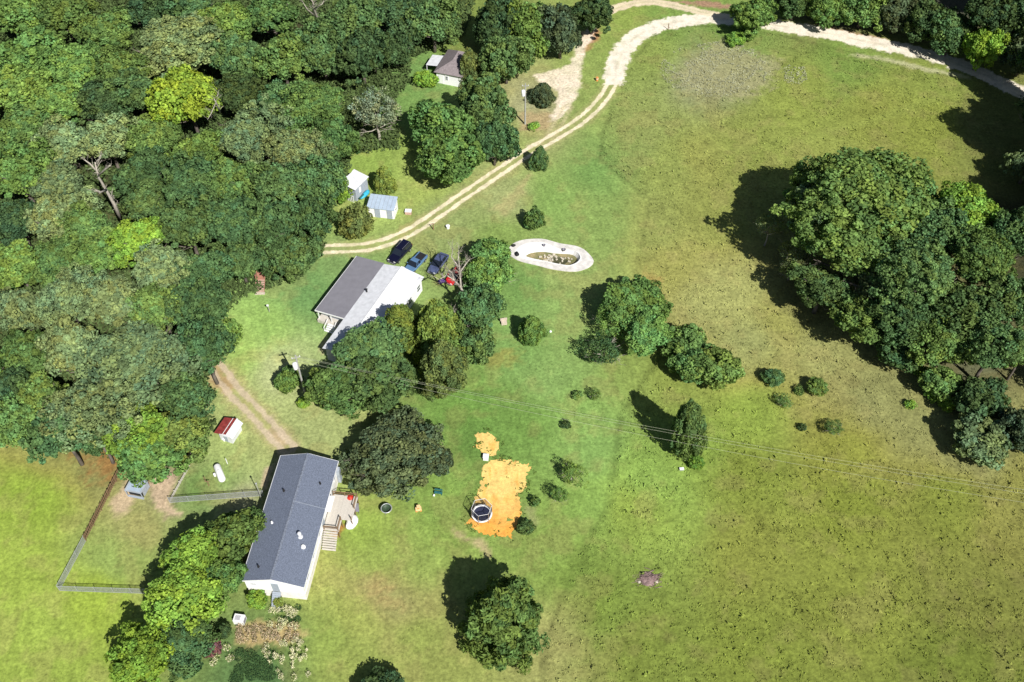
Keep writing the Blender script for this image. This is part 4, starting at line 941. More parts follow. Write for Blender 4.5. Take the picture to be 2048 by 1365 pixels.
MB().slab([(xd, yd, 2.62), (xl-.03, yd, 3.03), (xl-.03, yt+.15, 3.03), (xd, yt+.15, 2.62)], 0.06).build('lean_to_roof', M['darkmetal'], t)
MB().beam((xd-.05, yd-.03, 2.58), (xl-.03, yd-.03, 2.99), 0.06, 0.26).build('fascia', M['whitetrim'], t)
MB().beam((xd-.04, yd, 2.54), (xd-.04, yt+.15, 2.54), 0.06, 0.16).build('gutter', M['whitetrim'], t)
MB().lathe([(0.12, 3.1), (0.12, 3.75), (0.2, 3.8), (0.02, 3.95)], 10, (xl+0.6, (yt+yd)/2-0.2, 0)).build('roof_vent', M['rubber'], t)
for i, x in enumerate((xd+.3, (xd+xl)/2, xl-.35)): MB().box((x, yd+.25, 1.3), (0.13, 0.13, 2.5)).build('porch_post', M['whitetrim'], t)
MB().box(((xd+xl)/2, yd+0.6, 0.35), (xl-xd-0.3, 1.5, 0.7)).build('porch_floor', M['deckwood'], t)
for i in range(4): MB().box((xd+2.9, yd-0.3-0.32*i, 0.6-0.16*i), (1.5, 0.3, 0.06)).build('step', M['whitetrim'], t)
for x in (xd+2.1, xd+3.7): MB().beam((x, yd, 1.5), (x, yd-1.4, 0.8), 0.07, 0.09).build('stair_rail', M['whitetrim'], t); MB().box((x, yd-1.35, 0.45), (0.09, 0.09, 0.9)).build('stair_post', M['whitetrim'], t)
for y in (yt-1.6, yt-4.6, yt-8, yb+3): window(t, (xr-.35, y, 1.7), 1.0, 1.2, 'x+')
window(t, ((xl+xr)/2+1.4, yt-.35, 1.7), 1.0, 1.1, 'y+')

# ------------------------------------------------------------------ far house with hip roof and metal lean-to
bl = G(874, 166, 0); FH = R(72)-math.pi/2
t = thing('cottage', bl, FH, 'small white cottage with a brown-grey hip roof among the trees near the top', 'house')
w_, l_ = 5.6, 7.5
MB().box((w_/2, l_/2, 1.4), (w_, l_, 2.8)).build('wall', M['white'], t)
o = 0.4; ev = 2.75; rg = 4.6; A = (-o, -o, ev); Bq = (w_+o, -o, ev); Cq = (w_+o, l_+o, ev); Dq = (-o, l_+o, ev); R1 = (w_/2, 2.0, rg); R2 = (w_/2, l_-2.0, rg)
for q in ((A, Bq, R1), (Bq, Cq, R2, R1), (Cq, Dq, R2), (Dq, A, R1, R2)): MB().slab(list(q), 0.08).build('roof', M['brownroof'], t)
window(t, (2.2, 0, 1.6), 0.45, 0.8, 'y-'); window(t, (0, 3.5, 1.6), 0.8, 0.9, 'x-')
MB().box((1.0, -0.03, 1.1), (0.9, 0.06, 2.0)).build('door', M['whitetrim'], t)
for i in range(4): MB().slab([(-3.1, 2.2+i*.95, 2.15), (-0.05, 2.2+i*.95, 2.45), (-0.05, 3.12+i*.95, 2.45), (-3.1, 3.12+i*.95, 2.15)], 0.04).build('lean_to_panel', M['lightmetal'], t)
for y in (2.3, 5.9): MB().box((-2.95, y, 1.05), (0.1, 0.1, 2.1)).build('post', M['whitetrim'], t)

# ------------------------------------------------------------------ white shed with two grey doors
ctr, wd, ln, rz2 = rect([(751, 388), (805, 390), (786, 414), (736, 410)], 2.2)
fl_ = G(738, 433, 0); fr_ = G(789, 439, 0); bk = G(806, 421, 0)
dv = (fr_-fl_); rz2 = math.atan2(dv.y, dv.x); wS = dv.length; dS = (bk-fr_).length
t = thing('white_shed', fl_, rz2, 'white shed with two grey doors and a pale blue metal roof beside the drive', 'shed')
MB().box((wS/2, dS/2, 1.05), (wS, dS, 2.1)).build('wall', M['white'], t)
for i in range(7):
    x0 = -0.15+i*(wS+.3)/7; MB().slab([(x0, -.2, 2.16), (x0+(wS+.3)/7-.02, -.2, 2.16), (x0+(wS+.3)/7-.02, dS+.2, 2.75), (x0, dS+.2, 2.75)], 0.04).build('roof_panel', M['bluemetal'], t)
    MB().beam((x0, -.2, 2.19), (x0, dS+.2, 2.78), 0.05, 0.05).build('roof_rib', M['greymetal'], t)
for x in (wS*.36, wS*.83): d1 = MB().box((x, -.035, 0.98), (0.95, 0.07, 1.9)).build('door', M['greydoor'], t); MB().box((x+.35, -.09, 1.0), (0.05, 0.06, 0.12)).build('handle', M['steel'], d1)
MB().box((wS/2, dS-.05, 2.35), (wS-.1, 0.1, 0.6)).build('gable_board', M['white'], t)
window(t, (wS, dS*.45, 1.3), 0.7, 0.6, 'x+', bars=False)
# metal shed
f0 = G(714, 404, 0); f1 = G(738, 380, 0); dv = f1-f0; rzA = math.atan2(dv.y, dv.x)
t = thing('metal_shed', f0, rzA, 'tall grey shed with a ragged pale metal roof at the edge of the wood', 'shed')
LA, WA = dv.length, 2.3
MB().box((LA/2, WA/2, 1.45), (LA-.1, WA-.1, 2.9)).build('wall', M['greywall'], t)
for i in range(6):
    x0 = -.25+i*(LA+.5)/6; k = random.uniform(0, .35); MB().slab([(x0, -.2, 2.95+.01*(i % 2)), (x0+(LA+.5)/6+.02, -.2, 2.95+.01*(i % 2)), (x0+(LA+.5)/6+.02, WA+.5+k, 3.35+.01*(i % 2)), (x0, WA+.5+k, 3.35+.01*(i % 2))], 0.03).build('roof_panel', M['lightmetal'], t)
MB().box((1.25, -.03, 1.9), (0.55, 0.06, 1.1)).build('door', M['whitetrim'], t)
MB().box((-.03, 1.2, 1.0), (0.06, 0.9, 1.9)).build('door', M['greydoor'], t)
for i in range(5): MB().box((-.45, 0.35+i*.4, 0.75), (0.04, 0.16, 1.5)).build('lattice_slat', M['whitetrim'], t)
MB().beam((-.45, .2, 1.4), (-.45, 2.1, 1.4), 0.05, 0.08).build('lattice_rail', M['whitetrim'], t)
p = G(730, 392, 0.5)
t = thing('tarp_covered_kayak', p, rzA, 'sky-blue tarpaulin over a boat leaning by the metal shed', 'tarp')
rings = [[(x, math.cos(a)*wv, 0.25+math.sin(a)*hv) for a in [2*math.pi*i/10 for i in range(10)]] for x, wv, hv in ((-1.3, .05, .05), (-.9, .3, .2), (0, .45, .35), (.9, .4, .45), (1.3, .15, .2))]
MB().loft(rings).build('tarpaulin', M['blue'], t, True); MB().box((-.9, .0, .55), (1.3, .25, .08)).build('dark_board', M['teal'], t)
# red-roofed cabin
c0 = G(455, 883, 0); t = thing('red_roofed_cabin', c0, R(70)-math.pi/2, 'tiny cabin with a rusty red roof and pale side, left of the sandy track', 'cabin')
MB().box((0, 1.2, 0.75), (2.0, 2.6, 1.5)).build('wall', M['lightmetal'], t)
for i in range(3): MB().slab([(0.5, -.2+i*1.0, 2.2), (0.5, .78+i*1.0, 2.2), (-1.75, .78+i*1.0, 1.5), (-1.75, -.2+i*1.0, 1.5)], 0.04).build('roof_panel', M['red'], t)
for i in range(3): MB().slab([(0.5, -.2+i*1.0, 2.2), (1.3, -.2+i*1.0, 1.45), (1.3, .78+i*1.0, 1.45), (0.5, .78+i*1.0, 2.2)], 0.04).build('roof_panel', M['lightmetal'], t)
MB().beam((.5, -.22, 2.22), (.5, 2.82, 2.22), 0.14, 0.05).build('ridge_cap', M['whitetrim'], t)
MB().beam((-.2, -.21, 1.98), (-.2, 2.8, 1.98), 0.08, 0.06).build('roof_batten', M['whitetrim'], t)
MB().box((0, -.12, 0.7), (0.6, 0.05, 1.2)).build('door', M['greydoor'], t)
t = thing('round_bin', G(449, 881, 0), 0, 'white round bin in front of the red-roofed cabin', 'bin'); MB().lathe([(0.22, 0), (0.26, .5), (0.28, .52), (0.2, .6), (0.01, .62)], 14).build('body', M['whitetrim'], t)
# dog kennel
ctr, wd, ln, rk = rect([(262, 955), (297, 958), (282, 986), (247, 983)], 1.7)
t = thing('dog_kennel', ctr, rk, 'grey flat-roofed dog kennel on bare sand inside the fenced yard', 'kennel')
MB().box((0, 0, 1.62), (wd, ln, 0.07)).build('roof', M['greymetal'], t); MB().box((0, 0, 1.68), (wd-.5, ln-.5, 0.05)).build('roof_sheet', M['bluemetal'], t)
MB().box((0, ln/2-.2, 0.85), (wd-.2, 0.06, 1.45)).build('back_wall', M['greywall'], t)
for s in (-1, 1): MB().box((s*(wd/2-.15), 0.2, 0.85), (0.06, ln-.7, 1.45)).build('side_wall', M['greywall'], t)
MB().box((0, -ln/2+.45, 0.8), (wd-.4, .05, 1.3)).build('shade_panel', M['dark'], t)  # near-black sheet across the open front, painted shade of the kennel's inside
for s in (-1, 1): MB().box((s*(wd/2-.1), -ln/2+.1, .8), (.09, .09, 1.6)).build('post', M['greywall'], t)
MB().box((0, -ln/2+.2, .08), (wd-.2, .3, .1)).build('threshold', M['greywall'], t)
# ------------------------------------------------------------------ fences
def fence_line(pts): return [G(u, v, 0) for u, v in pts]
def board_fence(name, a, bq, hgt, label, gap=0.33, wd=0.2, post=2.4, m='wood'):
    L = (bq-a).length; rzf = math.atan2((bq-a).y, (bq-a).x); t = thing(name, a, rzf, label, 'fence')
    me = [MB().box((0, 0, hgt/2*k), (wd, 0.03, hgt*k)).mesh('board', M[m]) for k in (1, .94, 1.04)]
    x = 0.1; i = 0
    while x < L-.1: o = obj('board', me[i % 3], t, (x, -.05, 0.03)); o.rotation_euler = (0, random.uniform(-.05, .05), 0); x += gap; i += 1
    n = int(L/post)+1; pm = MB().box((0, 0, (hgt+.1)/2), (.1, .1, hgt+.1)).mesh('post', M[m])
    for k in range(n+1): obj('post', pm, t, (min(k*L/n, L), .05, 0))
    for z in (.35, hgt*.85): MB().beam((0, 0, z), (L, 0, z), .04, .09).build('rail', M[m], t)
def chain_fence(name, a, bq, hgt, label, post=2.4):
    L = (bq-a).length; rzf = math.atan2((bq-a).y, (bq-a).x); t = thing(name, a, rzf, label, 'fence')
    n = max(1, round(L/post)); pm = MB().lathe([(.035, 0), (.035, hgt+.05), (.05, hgt+.08), (.01, hgt+.12)], 8).mesh('post', M['galv'])
    for k in range(n+1): obj('post', pm, t, (k*L/n, 0, 0))
    for z in (.06, hgt): MB().tube([(0, 0, z), (L, 0, z)], .028, 6).build('rail', M['galv'], t)
    w = MB(); st = .14; k = int(L/st)
    for i in range(-int(hgt/st), k):
        x0 = i*st; lo = max(0, -x0); hi = min(hgt, L-x0)
        if hi-lo > .05: w.beam((x0+lo, 0, lo+.04), (x0+hi, 0, hi), .012); w.beam((L-x0-lo, .012, lo+.04), (L-x0-hi, .012, hi), .012)
    tag(w.build('wire_mesh', M['galv'], t), kind='stuff')
board_fence('board_fence', G(247, 936), G(172, 1082), 1.25, 'brown weathered board fence running down from the wood, left of the dog kennel')
chain_fence('chain_link_fence', G(172, 1082), G(120, 1180), 1.3, 'grey chain-link fence continuing the brown board fence down to the yard corner')
chain_fence('chain_link_fence', G(120, 1182), G(300, 1188), 1.3, 'grey chain-link fence along the bottom of the yard towards the bright green trees')
chain_fence('chain_link_fence', G(340, 1006), G(528, 992), 1.3, 'grey chain-link fence between the propane tank lawn and the long white house')
board_fence('low_fence', G(340, 1004), G(380, 932), .5, 'low pale board edging between the bare sand and the propane tank lawn', .5, .42, 2.0, 'deckwood')
board_fence('board_fence', G(284, 990), G(302, 958), 1.1, 'short brown slatted fence right beside the dog kennel', .3, .16, 1.5)

# ------------------------------------------------------------------ propane tank
a = G(436, 938, 0); e = G(447, 966, 0); dv = e-a; t = thing('propane_tank', (a+e)/2, math.atan2(dv.y, dv.x), 'white propane tank lying on the lawn by the long white house', 'tank')
L = 2.6; r = .5; prof = [(0.01, -L/2-.32), (r*.5, -L/2-.24), (r*.85, -L/2-.08), (r, -L/2+.08), (r, L/2-.08), (r*.85, L/2+.08), (r*.5, L/2+.24), (0.01, L/2+.32)]
MB().lathe(prof, 20, (0, 0, .72), 'x').build('vessel', M['whitetrim'], t, True)
MB().lathe([(.17, 1.18), (.17, 1.36), (.14, 1.4), (.01, 1.41)], 12).build('valve_cover', M['whitetrim'], t)
for x in (-.8, .8): MB().box((x, 0, .14), (.14, .7, .28)).build('foot', M['concrete'], t)
t = thing('upright_cylinder', G(430, 952, 0), 0, 'small white gas bottle standing left of the propane tank', 'gas bottle'); MB().lathe([(.01, 0), (.18, 0), (.18, .5), (.1, .62), (.04, .7), (.01, .7)], 12).build('body', M['whitetrim'], t)
# air conditioner
t = thing('air_conditioner', G(481, 1243, 0), R(-8), 'white boxy air conditioner with grille beside the white house gable', 'air conditioner')
MB().box((0, 0, .5), (1.35, 1.0, 1.0)).build('casing', M['whitetrim'], t)
g = MB(); g.box((-.15, 0, 1.012), (.7, .65, .02)); g.build('grille', M['greyplastic'], t)
for i in range(5): MB().box((-.15, -.26+i*.13, 1.035), (.72, .03, .02)).build('grille_bar', M['whitetrim'], t)
MB().box((.685, 0, .5), (.02, .7, .7)).build('side_louvre', M['greyplastic'], t)

# ------------------------------------------------------------------ utility poles and wires
def upole(u, v, h, rzp, label, tank='whitetrim'):
    t = thing('utility_pole', G(u, v, 0), rzp, label, 'utility pole')
    MB().lathe([(.17, 0), (.15, h*.5), (.11, h), (.01, h+.02)], 12).build('pole', M['pole'], t)
    MB().lathe([(.01, h-2.5), (.32, h-2.5), (.35, h-2.42), (.35, h-1.35), (.26, h-1.25), (.01, h-1.23)], 16, (-.4, -.3, 0)).build('transformer', M[tank], t, True)
    MB().box((0, 0, h-.5), (1.3, .1, .12)).build('crossarm', M['pole'], t)
    for x in (-.55, 0, .55): MB().lathe([(.05, h-.44), (.07, h-.34), (.03, h-.24), (.01, h-.22)], 8, (x, 0, 0)).build('insulator', M['whitetrim'], t)
    MB().lathe([(.08, h*.35), (.08, h*.35+.02), (.01, h*.35+.02)], 8, (0, -.17, 0)).build('bracket', M['steel'], t)
upole(611, 790, 9.3, R(20), 'grey utility pole with a white transformer between the bushes below the farmhouse')
upole(1050, 249, 9.3, R(0), 'grey utility pole with a white transformer by the sandy clearing near the top')
p0 = G(611, 790, 0)+Vector((0, 0, 8.9)); pe = G(2385, 1120, 0)
t = thing('utility_pole', pe, R(80), 'utility pole carrying the far end of the power lines, right of the frame', 'utility pole'); MB().lathe([(.17, 0), (.11, 9.4), (.01, 9.42)], 12).build('pole', M['pole'], t); MB().box((0, 0, 8.9), (2.2, .1, .12)).build('crossarm', M['pole'], t)
dv = (pe-p0); dv.z = 0; sd = Vector((-dv.y, dv.x, 0)).normalized()
for off, sag, dz, lab in ((.9, 2.0, .0, 'upper thin power line crossing the pasture'), (0.25, 2.1, 0, 'middle thin power line crossing the pasture'), (-.9, 2.6, -.3, 'lower thin power line crossing the pasture')):
    pts = []
    for i in range(33):
        s = i/32; q = p0.lerp(pe+Vector((0, 0, 8.9)), s)+sd*off*(0.25+0.75*s); q.z += dz-4*sag*s*(1-s); pts.append(q)
    tag(MB().tube(pts, .013, 5).build('power_line', M['wire'], None), lab, 'power line', 'power lines over the pasture')
# post with a lamp near the long house; clothes post; marker posts
def post(u, v, h, label, m='pole', r=.06, extra=None, cat='post'):
    t = thing('post', G(u, v, 0), 0, label, cat); MB().lathe([(r, 0), (r*.9, h), (.01, h+.01)], 8).build('pole', M[m], t)
    if extra == 'lamp': MB().lathe([(.02, h), (.14, h+.05), (.12, h+.2), (.01, h+.25)], 10).build('lamp_head', M['galv'], t)
    if extra == 'box': MB().box((0, -.08, h-.1), (.32, .2, .24)).build('box', M['whitetrim'], t)
    if extra == 'arm': MB().box((0, 0, h-.1), (.8, .06, .06)).build('arm', M[m], t)
    return t
post(524, 1001, 4.2, 'thin grey lamp post at the fence by the left wall of the long white house', extra='lamp', cat='lamp post')
post(539, 624, 1.7, 'small post with a white box alone on the lawn left of the farmhouse', extra='box')
post(1006, 518, 1.3, 'short white post at the left end of the oval pool', 'whitetrim', .1)
post(867, 460, 1.5, 'dark post with an arm standing at the edge of the drive', 'wood', .1, 'arm')
post(1336, 60, 1.5, 'dark fence post at the inner bend of the gravel road', 'wood', .09)
post(418, 972, 1.2, 'dark post on the propane tank lawn, lower of two', 'wood', .07, 'arm'); post(411, 962, 1.0, 'dark post on the propane tank lawn, upper of two', 'wood', .07)
post(455, 928, 1.3, 'pale thin post above the propane tank', 'whitetrim', .06)
t = thing('white_bucket', G(896, 457, 0), 0, 'white bucket-shaped tub on the grass beside the drive', 'tub'); MB().lathe([(.01, 0), (.28, 0), (.34, .6), (.36, .62), (.3, .64), (.01, .64)], 14).build('body', M['whitetrim'], t)
t = thing('crate', G(817, 427, 0), R(-4), 'white and pink box on the grass right of the white shed', 'crate')
MB().box((0, 0, .3), (1.1, .8, .6)).build('body', M['pinkwood'], t); MB().box((0, 0.02, .62), (1.16, .86, .06)).build('lid', M['whitetrim'], t)
t = thing('orange_barrel', G(1194, 162, 0), 0, 'small orange barrel on the verge left of the two-track drive', 'barrel'); MB().lathe([(.01, 0), (.24, 0), (.28, .4), (.24, .85), (.01, .86)], 14).build('body', M['orange'], t); MB().lathe([(.275, .5), (.275, .62)], 14).build('band', M['whitetrim'], t)
t = thing('garden_statue', G(1008, 648, 0), R(10), 'pale tan stone seat by the lawn bushes, left of the egg-shaped cedar', 'stone seat')
MB().box((0, 0, .25), (.9, .6, .5)).build('base', M['stone'], t); MB().box((0, .3, .75), (1.1, .14, .5)).build('backrest', M['stone'], t)
t = thing('white_rock', G(1101, 664, 0), 0, 'small white rock right of the egg-shaped cedar', 'rock'); MB().lathe([(.01, 0), (.2, .0), (.22, .12), (.1, .25), (.01, .26)], 8).build('stone', M['whitetrim'], t)
t = thing('metal_box', G(1363, 940, 0), R(5), 'low white metal box at the foot of the tall thin tree', 'box'); MB().box((0, 0, .15), (.6, .35, .3)).build('body', M['galv'], t); MB().box((0, 0, .31), (.64, .4, .03)).build('lid', M['whitetrim'], t)
t = thing('paddling_pool', G(400, 775, 0), R(-20), 'small pale blue plastic tub where the sandy track meets the wood', 'tub')
MB().lathe([(.6, 0), (.68, .25), (.72, .27), (.62, .26), (.55, .06), (.01, .05)], 18).build('shell', M['lightblue'], t); MB().box((.5, .1, .3), (.4, .2, .12)).build('toy', M['redplastic'], t)
t = thing('teal_bench', G(877, 988, 0), R(-8), 'teal slatted garden bench under the right side of the huge dark oak', 'bench')
for y in (-.18, 0.02): MB().box((0, y, .45), (1.1, .16, .05)).build('seat_slat', M['teal'], t)
for z in (.62, .82): MB().box((0, .24, z), (1.1, .04, .14)).build('back_slat', M['teal'], t)
for x in (-.5, .5): MB().box((x, 0, .22), (.06, .45, .44)).build('leg', M['teal'], t); MB().box((x, .24, .66), (.06, .05, .5)).build('back_post', M['teal'], t)
t = thing('white_jug', G(868, 992, 0), 0, 'small white jug beside the teal bench', 'jug'); MB().lathe([(.01, 0), (.13, 0), (.14, .25), (.05, .35), (.01, .36)], 10).build('body', M['whitetrim'], t)
t = thing('toy_car', G(837, 1020, 0), R(10), 'orange and cream plastic toy car on the lawn below the huge dark oak', 'toy car')
MB().box((0, 0, .28), (.9, .6, .32), top=.88).build('body', M['yellow'], t); MB().box((0, 0, .5), (.3, .34, .12)).build('seat', M['orange'], t); MB().box((.05, 0, .86), (.5, .5, .05)).build('roof', M['yellow'], t)
for x in (-.3, .3):
    for y in (-.3, .3): MB().lathe([(.01, -.05), (.13, -.05), (.13, .05), (.01, .05)], 10, (x, y, .13), 'y').build('wheel', M['orange'], t)
t = thing('barbecue_grill', G(774, 1024, 0), R(10), 'dark kettle barbecue with a pale rim below the huge dark oak', 'grill')
MB().lathe([(.01, .55), (.5, .6), (.72, .85), (.74, .95)], 18).build('bowl', M['greenplastic'], t, True); MB().lathe([(.74, .94), (.8, .95), (.74, 1.0), (.66, .96)], 18).build('rim', M['galv'], t)
for k in range(3): a = k*2.1; MB().tube([(math.cos(a)*.3, math.sin(a)*.3, .6), (math.cos(a)*.5, math.sin(a)*.5, 0)], .03, 6).build('leg', M['steel'], t)
# play steps by the wood
q = [G(u, v, 0) for u, v in ((511, 566), (529, 566), (532, 588), (512, 588))]; c = sum(q, Vector())/4
t = thing('play_steps', c, R(2), 'reddish wooden play platform with slatted steps at the wood edge above the lawn', 'play structure')
MB().box((0, 1.9, .95), (1.5, 1.6, .08)).build('platform', M['redwood'], t)
for x in (-.7, .7):
    for y in (1.2, 2.6): MB().box((x, y, .95), (.1, .1, 1.9)).build('post', M['redwood'], t)
for x in (-.7, .7): MB().beam((x, 1.2, 1.5), (x, 2.6, 1.5), .06, .1).build('rail', M['redwood'], t)
for i in range(6): MB().box((0, 1.0-.36*i, .86-.14*i), (1.45, .32, .05)).build('step', M['pinkwood'], t)
for x in (-.74, .74): MB().beam((x, 1.1, .85), (x, -1.0, .05), .06, .16).build('stringer', M['redwood'], t)
MB().box((.1, -1.25, .08), (1.6, .5, .1)).build('landing', M['stone'], t); MB().box((.75, 2.1, 1.2), (.1, .4, .4)).build('panel', M['yellow'], t)
# brush pile, white box on the sand
t = thing('brush_pile', G(1296, 1158, 0), 0, 'purplish heap of dead brush lying alone in the open pasture', 'brush pile')
rg_ = random.Random(4); b = MB()
for i in range(150):
    x, y = rg_.gauss(0, .75), rg_.gauss(0, .42); a = rg_.uniform(-.5, .5); L = rg_.uniform(.4, 1.3); z = max(.05, .5-abs(x)*.22-abs(y)*.3)*rg_.random()
    b.tube([(x-math.cos(a)*L/2, y-math.sin(a)*L/2, z), (x+math.cos(a)*L/2, y+math.sin(a)*L/2, z+rg_.uniform(-.03, .15))], rg_.uniform(.015, .045), 4)
b.build('sticks', M['brush'], t); MB().lathe([(1.1, 0), (.9, .18), (.4, .32), (.01, .36)], 14).build('mound', M['brush'], t)
for x, y in ((-1.2, -.5), (.2, -.7), (1.1, -.5)): MB().lathe([(.01, 0), (.2, .02), (.2, .14), (.01, .2)], 7, (x, y, 0)).build('stone', M['rubble'], t)
t = thing('pump_box', G(972, 918, 0), R(-5), 'small white box between the two patches of orange sand', 'box')
MB().box((0, 0, .35), (.75, .7, .7)).build('body', M['whitetrim'], t); MB().box((0, 0, .72), (.82, .78, .05)).build('lid', M['whitetrim'], t)

# ------------------------------------------------------------------ trampoline with safety net
t = thing('trampoline', G(964, 1034, 0), R(12), 'round trampoline with dark mat, pale rim and net on the orange sand', 'trampoline')
r = 1.35; zt = .85
def ring(r0, r1, z, th, n=32):
    return MB().lathe([(r0, z-th), (r1, z-th), (r1, z), (r0, z), (r0, z-th)], n)
MB().lathe([(.01, zt), (r-.18, zt), (r-.18, zt-.01), (.01, zt-.012)], 32).build('mat', M['navymat'], t)
ring(r-.2, r+.08, zt+.03, .03).build('pad', M['whitetrim'], t); ring(r-.02, r+.04, zt-.02, .05).build('frame', M['steel'], t)
for k in range(6):
    a = k*math.pi/3; x, y = math.cos(a), math.sin(a)
    MB().tube([(x*(r+.05), y*(r+.05), 0), (x*(r+.08), y*(r+.08), 2.55)], .03, 6).build('pole', M['steel'], t)
MB().tube([(math.cos(k*math.pi/3)*(r+.08), math.sin(k*math.pi/3)*(r+.08), 2.5) for k in range(7)], .03, 6, False).build('top_rail', M['whitetrim'], t)
nb = MB()
for k in range(6):
    a0, a1 = k*math.pi/3, (k+1)*math.pi/3; P0 = Vector((math.cos(a0), math.sin(a0), 0))*(r+.06); P1 = Vector((math.cos(a1), math.sin(a1), 0))*(r+.06)
    for i in range(9): q = P0.lerp(P1, (i+.5)/9); nb.beam(q+Vector((0, 0, zt)), q+Vector((0, 0, 2.48)), .014)
    for i in range(10): z = zt+.12+i*.16; nb.beam(P0+Vector((0, 0, z)), P1+Vector((0, 0, z)), .014)
tag(nb.build('net', M['rubber'], t), kind='stuff')

# ------------------------------------------------------------------ oval pool
t = thing('swimming_pool', (sum(p[0] for p in PO)/len(PO), sum(p[1] for p in PO)/len(PO), 0), 0, 'disused oval swimming pool with pale concrete surround and murky overgrown floor', 'swimming pool')
ox, oy = t.location.x, t.location.y
def res(poly, n):
    P = [Vector(p) for p in poly]+[Vector(poly[0])]; L = [0]
    for i in range(len(P)-1): L.append(L[-1]+(P[i+1]-P[i]).length)
    out = []
    for k in range(n):
        s = L[-1]*k/n; i = max(j for j in range(len(L)) if L[j] <= s+1e-9); i = min(i, len(P)-2); out.append(P[i].lerp(P[i+1], (s-L[i])/(L[i+1]-L[i]+1e-9)))
    return out
cx, cy = sum(p[0] for p in PI_)/len(PI_), sum(p[1] for p in PI_)/len(PI_)
def radial(poly, n):                                    # points of the outline at equal angles about the basin's centre
    out = []
    P = [(p[0]-cx, p[1]-cy) for p in poly]
    for k in range(n):
        a = 2*math.pi*k/n; dx, dy = math.cos(a), math.sin(a); best = 0
        for i in range(len(P)):
            x1, y1 = P[i]; x2, y2 = P[(i+1) % len(P)]; ex, ey = x2-x1, y2-y1; den = dx*ey-dy*ex
            if abs(den) < 1e-9: continue
            s = (x1*ey-y1*ex)/den; tt = (x1*dy-y1*dx)/den
            if s > 0 and -1e-6 <= tt <= 1+1e-6: best = max(best, s)
        out.append((cx+dx*best, cy+dy*best))
    return out
N = 72; ro = radial(PO, N); ri = radial(PI_, N)
def ringpts(P, z, k=1.0): return [(cx+(p[0]-cx)*k-ox, cy+(p[1]-cy)*k-oy, z) for p in P]
def strips(R0, R1, sel=None):
    b = MB(); n = len(R0); b.v = list(R0)+list(R1); b.f = [(i, (i+1) % n, n+(i+1) % n, n+i) for i in range(n) if sel is None or sel(i)]; return b
nS = 18
for k in range(nS):                                     # the surround is cast in slabs
    i0 = k*N//nS; i1 = (k+1)*N//nS; idx = [i % N for i in range(i0, i1+1)]
    O = ringpts(ro, .11); I = ringpts(ri, .13); top = [Vector(O[i]) for i in idx]+[Vector(I[i]) for i in reversed(idx)]
    ccc = sum(top, Vector())/len(top); top = [ccc+(p-ccc)*.992 for p in top]
    MB().slab(top, .16).build('paving_slab', M['concrete'], t)
MB().add(*(lambda b: (b.v, b.f))(strips(ringpts(ri, .10, 1.0), ringpts(ri, -.75, .93)))).build('basin_wall', M['poolwhite'], t)
b = MB(); Pf = ringpts(ri, -.75, .93); b.v = Pf+[(cx-ox, cy-oy, -1.15)]; b.f = [(i, (i+1) % N, N) for i in range(N)]; b.build('basin_floor', M['murk'], t)
b = MB(); Pw = ringpts(ri, -.9, .80); Pw = [(x*.6+2.0, y*.95-.35, -.9) for x, y, z in Pw]; b.v = Pw; b.f = [tuple(range(N))]; b.build('water', M['water'], t)
rg_ = random.Random(9); b = MB()
for i in range(60):
    a = rg_.uniform(0, 6.28); k = rg_.random()**.6*.75; j = int(a/6.2832*N) % N; x = cx+(ri[j][0]-cx)*k-ox; y = cy+(ri[j][1]-cy)*k-oy; s = rg_.uniform(.08, .3)
    b.box((x, y, -.86+rg_.uniform(0, .15)), (s*1.6, s, s*.6), rg_.uniform(0, 3))
b.build('rubble', M['rubble'], t)
I2 = []; O2 = []
for i in range(N):
    a = 2*math.pi*i/N; k = .10+.5*max(0, math.cos(a-R(135)))**0.8; p, q = Vector(ri[i]), Vector(ro[i]); m_ = p.lerp(q, k); I2.append((p.x-ox, p.y-oy, .150)); O2.append((m_.x-ox, m_.y-oy, .150))
bb = strips(O2, I2); lo = [(x, y, .11) for x, y, z in O2]; n0 = len(bb.v); bb.v += lo; bb.f += [(i, n0+i, n0+(i+1) % N, (i+1) % N) for i in range(N)]; bb.build('plaster_rim', M['poolwhite'], t)
# bags and buckets left on the surround
for j, (u, v, r_) in enumerate([(1034, 510, .55), (1027, 493, .4), (1088, 493, .25), (1128, 502, .3)]):
    p = G(u, v, .1); tt = thing('black_bag' if j < 2 else 'dark_bucket', (p.x, p.y, .155), rg_.uniform(0, 3), ['black rubbish bag on the left end of the pool surround, lower one', 'smaller black rubbish bag at the top left of the pool surround', 'small dark bucket on the top rim of the oval pool', 'dark bucket on the right part of the pool rim'][j], 'bag' if j < 2 else 'bucket')
    if j < 2:
        b = MB(); rings = [[(math.cos(a)*k*r_*(1+.18*math.sin(3*a+z*9)), math.sin(a)*k*r_*.7*(1+.15*math.sin(2*a)), z) for a in [6.2832*i/12 for i in range(12)]] for z, k in ((0, .8), (.15, 1), (.3, .75), (.38, .2), (.45, .25))]
        b.loft(rings).build('body', M['rubber'], tt, True)
    else: MB().lathe([(.01, 0), (r_*.7, 0), (r_, .35), (r_*.9, .35), (r_*.6, .05), (.01, .04)], 12).build('body', M['greyplastic'], tt)

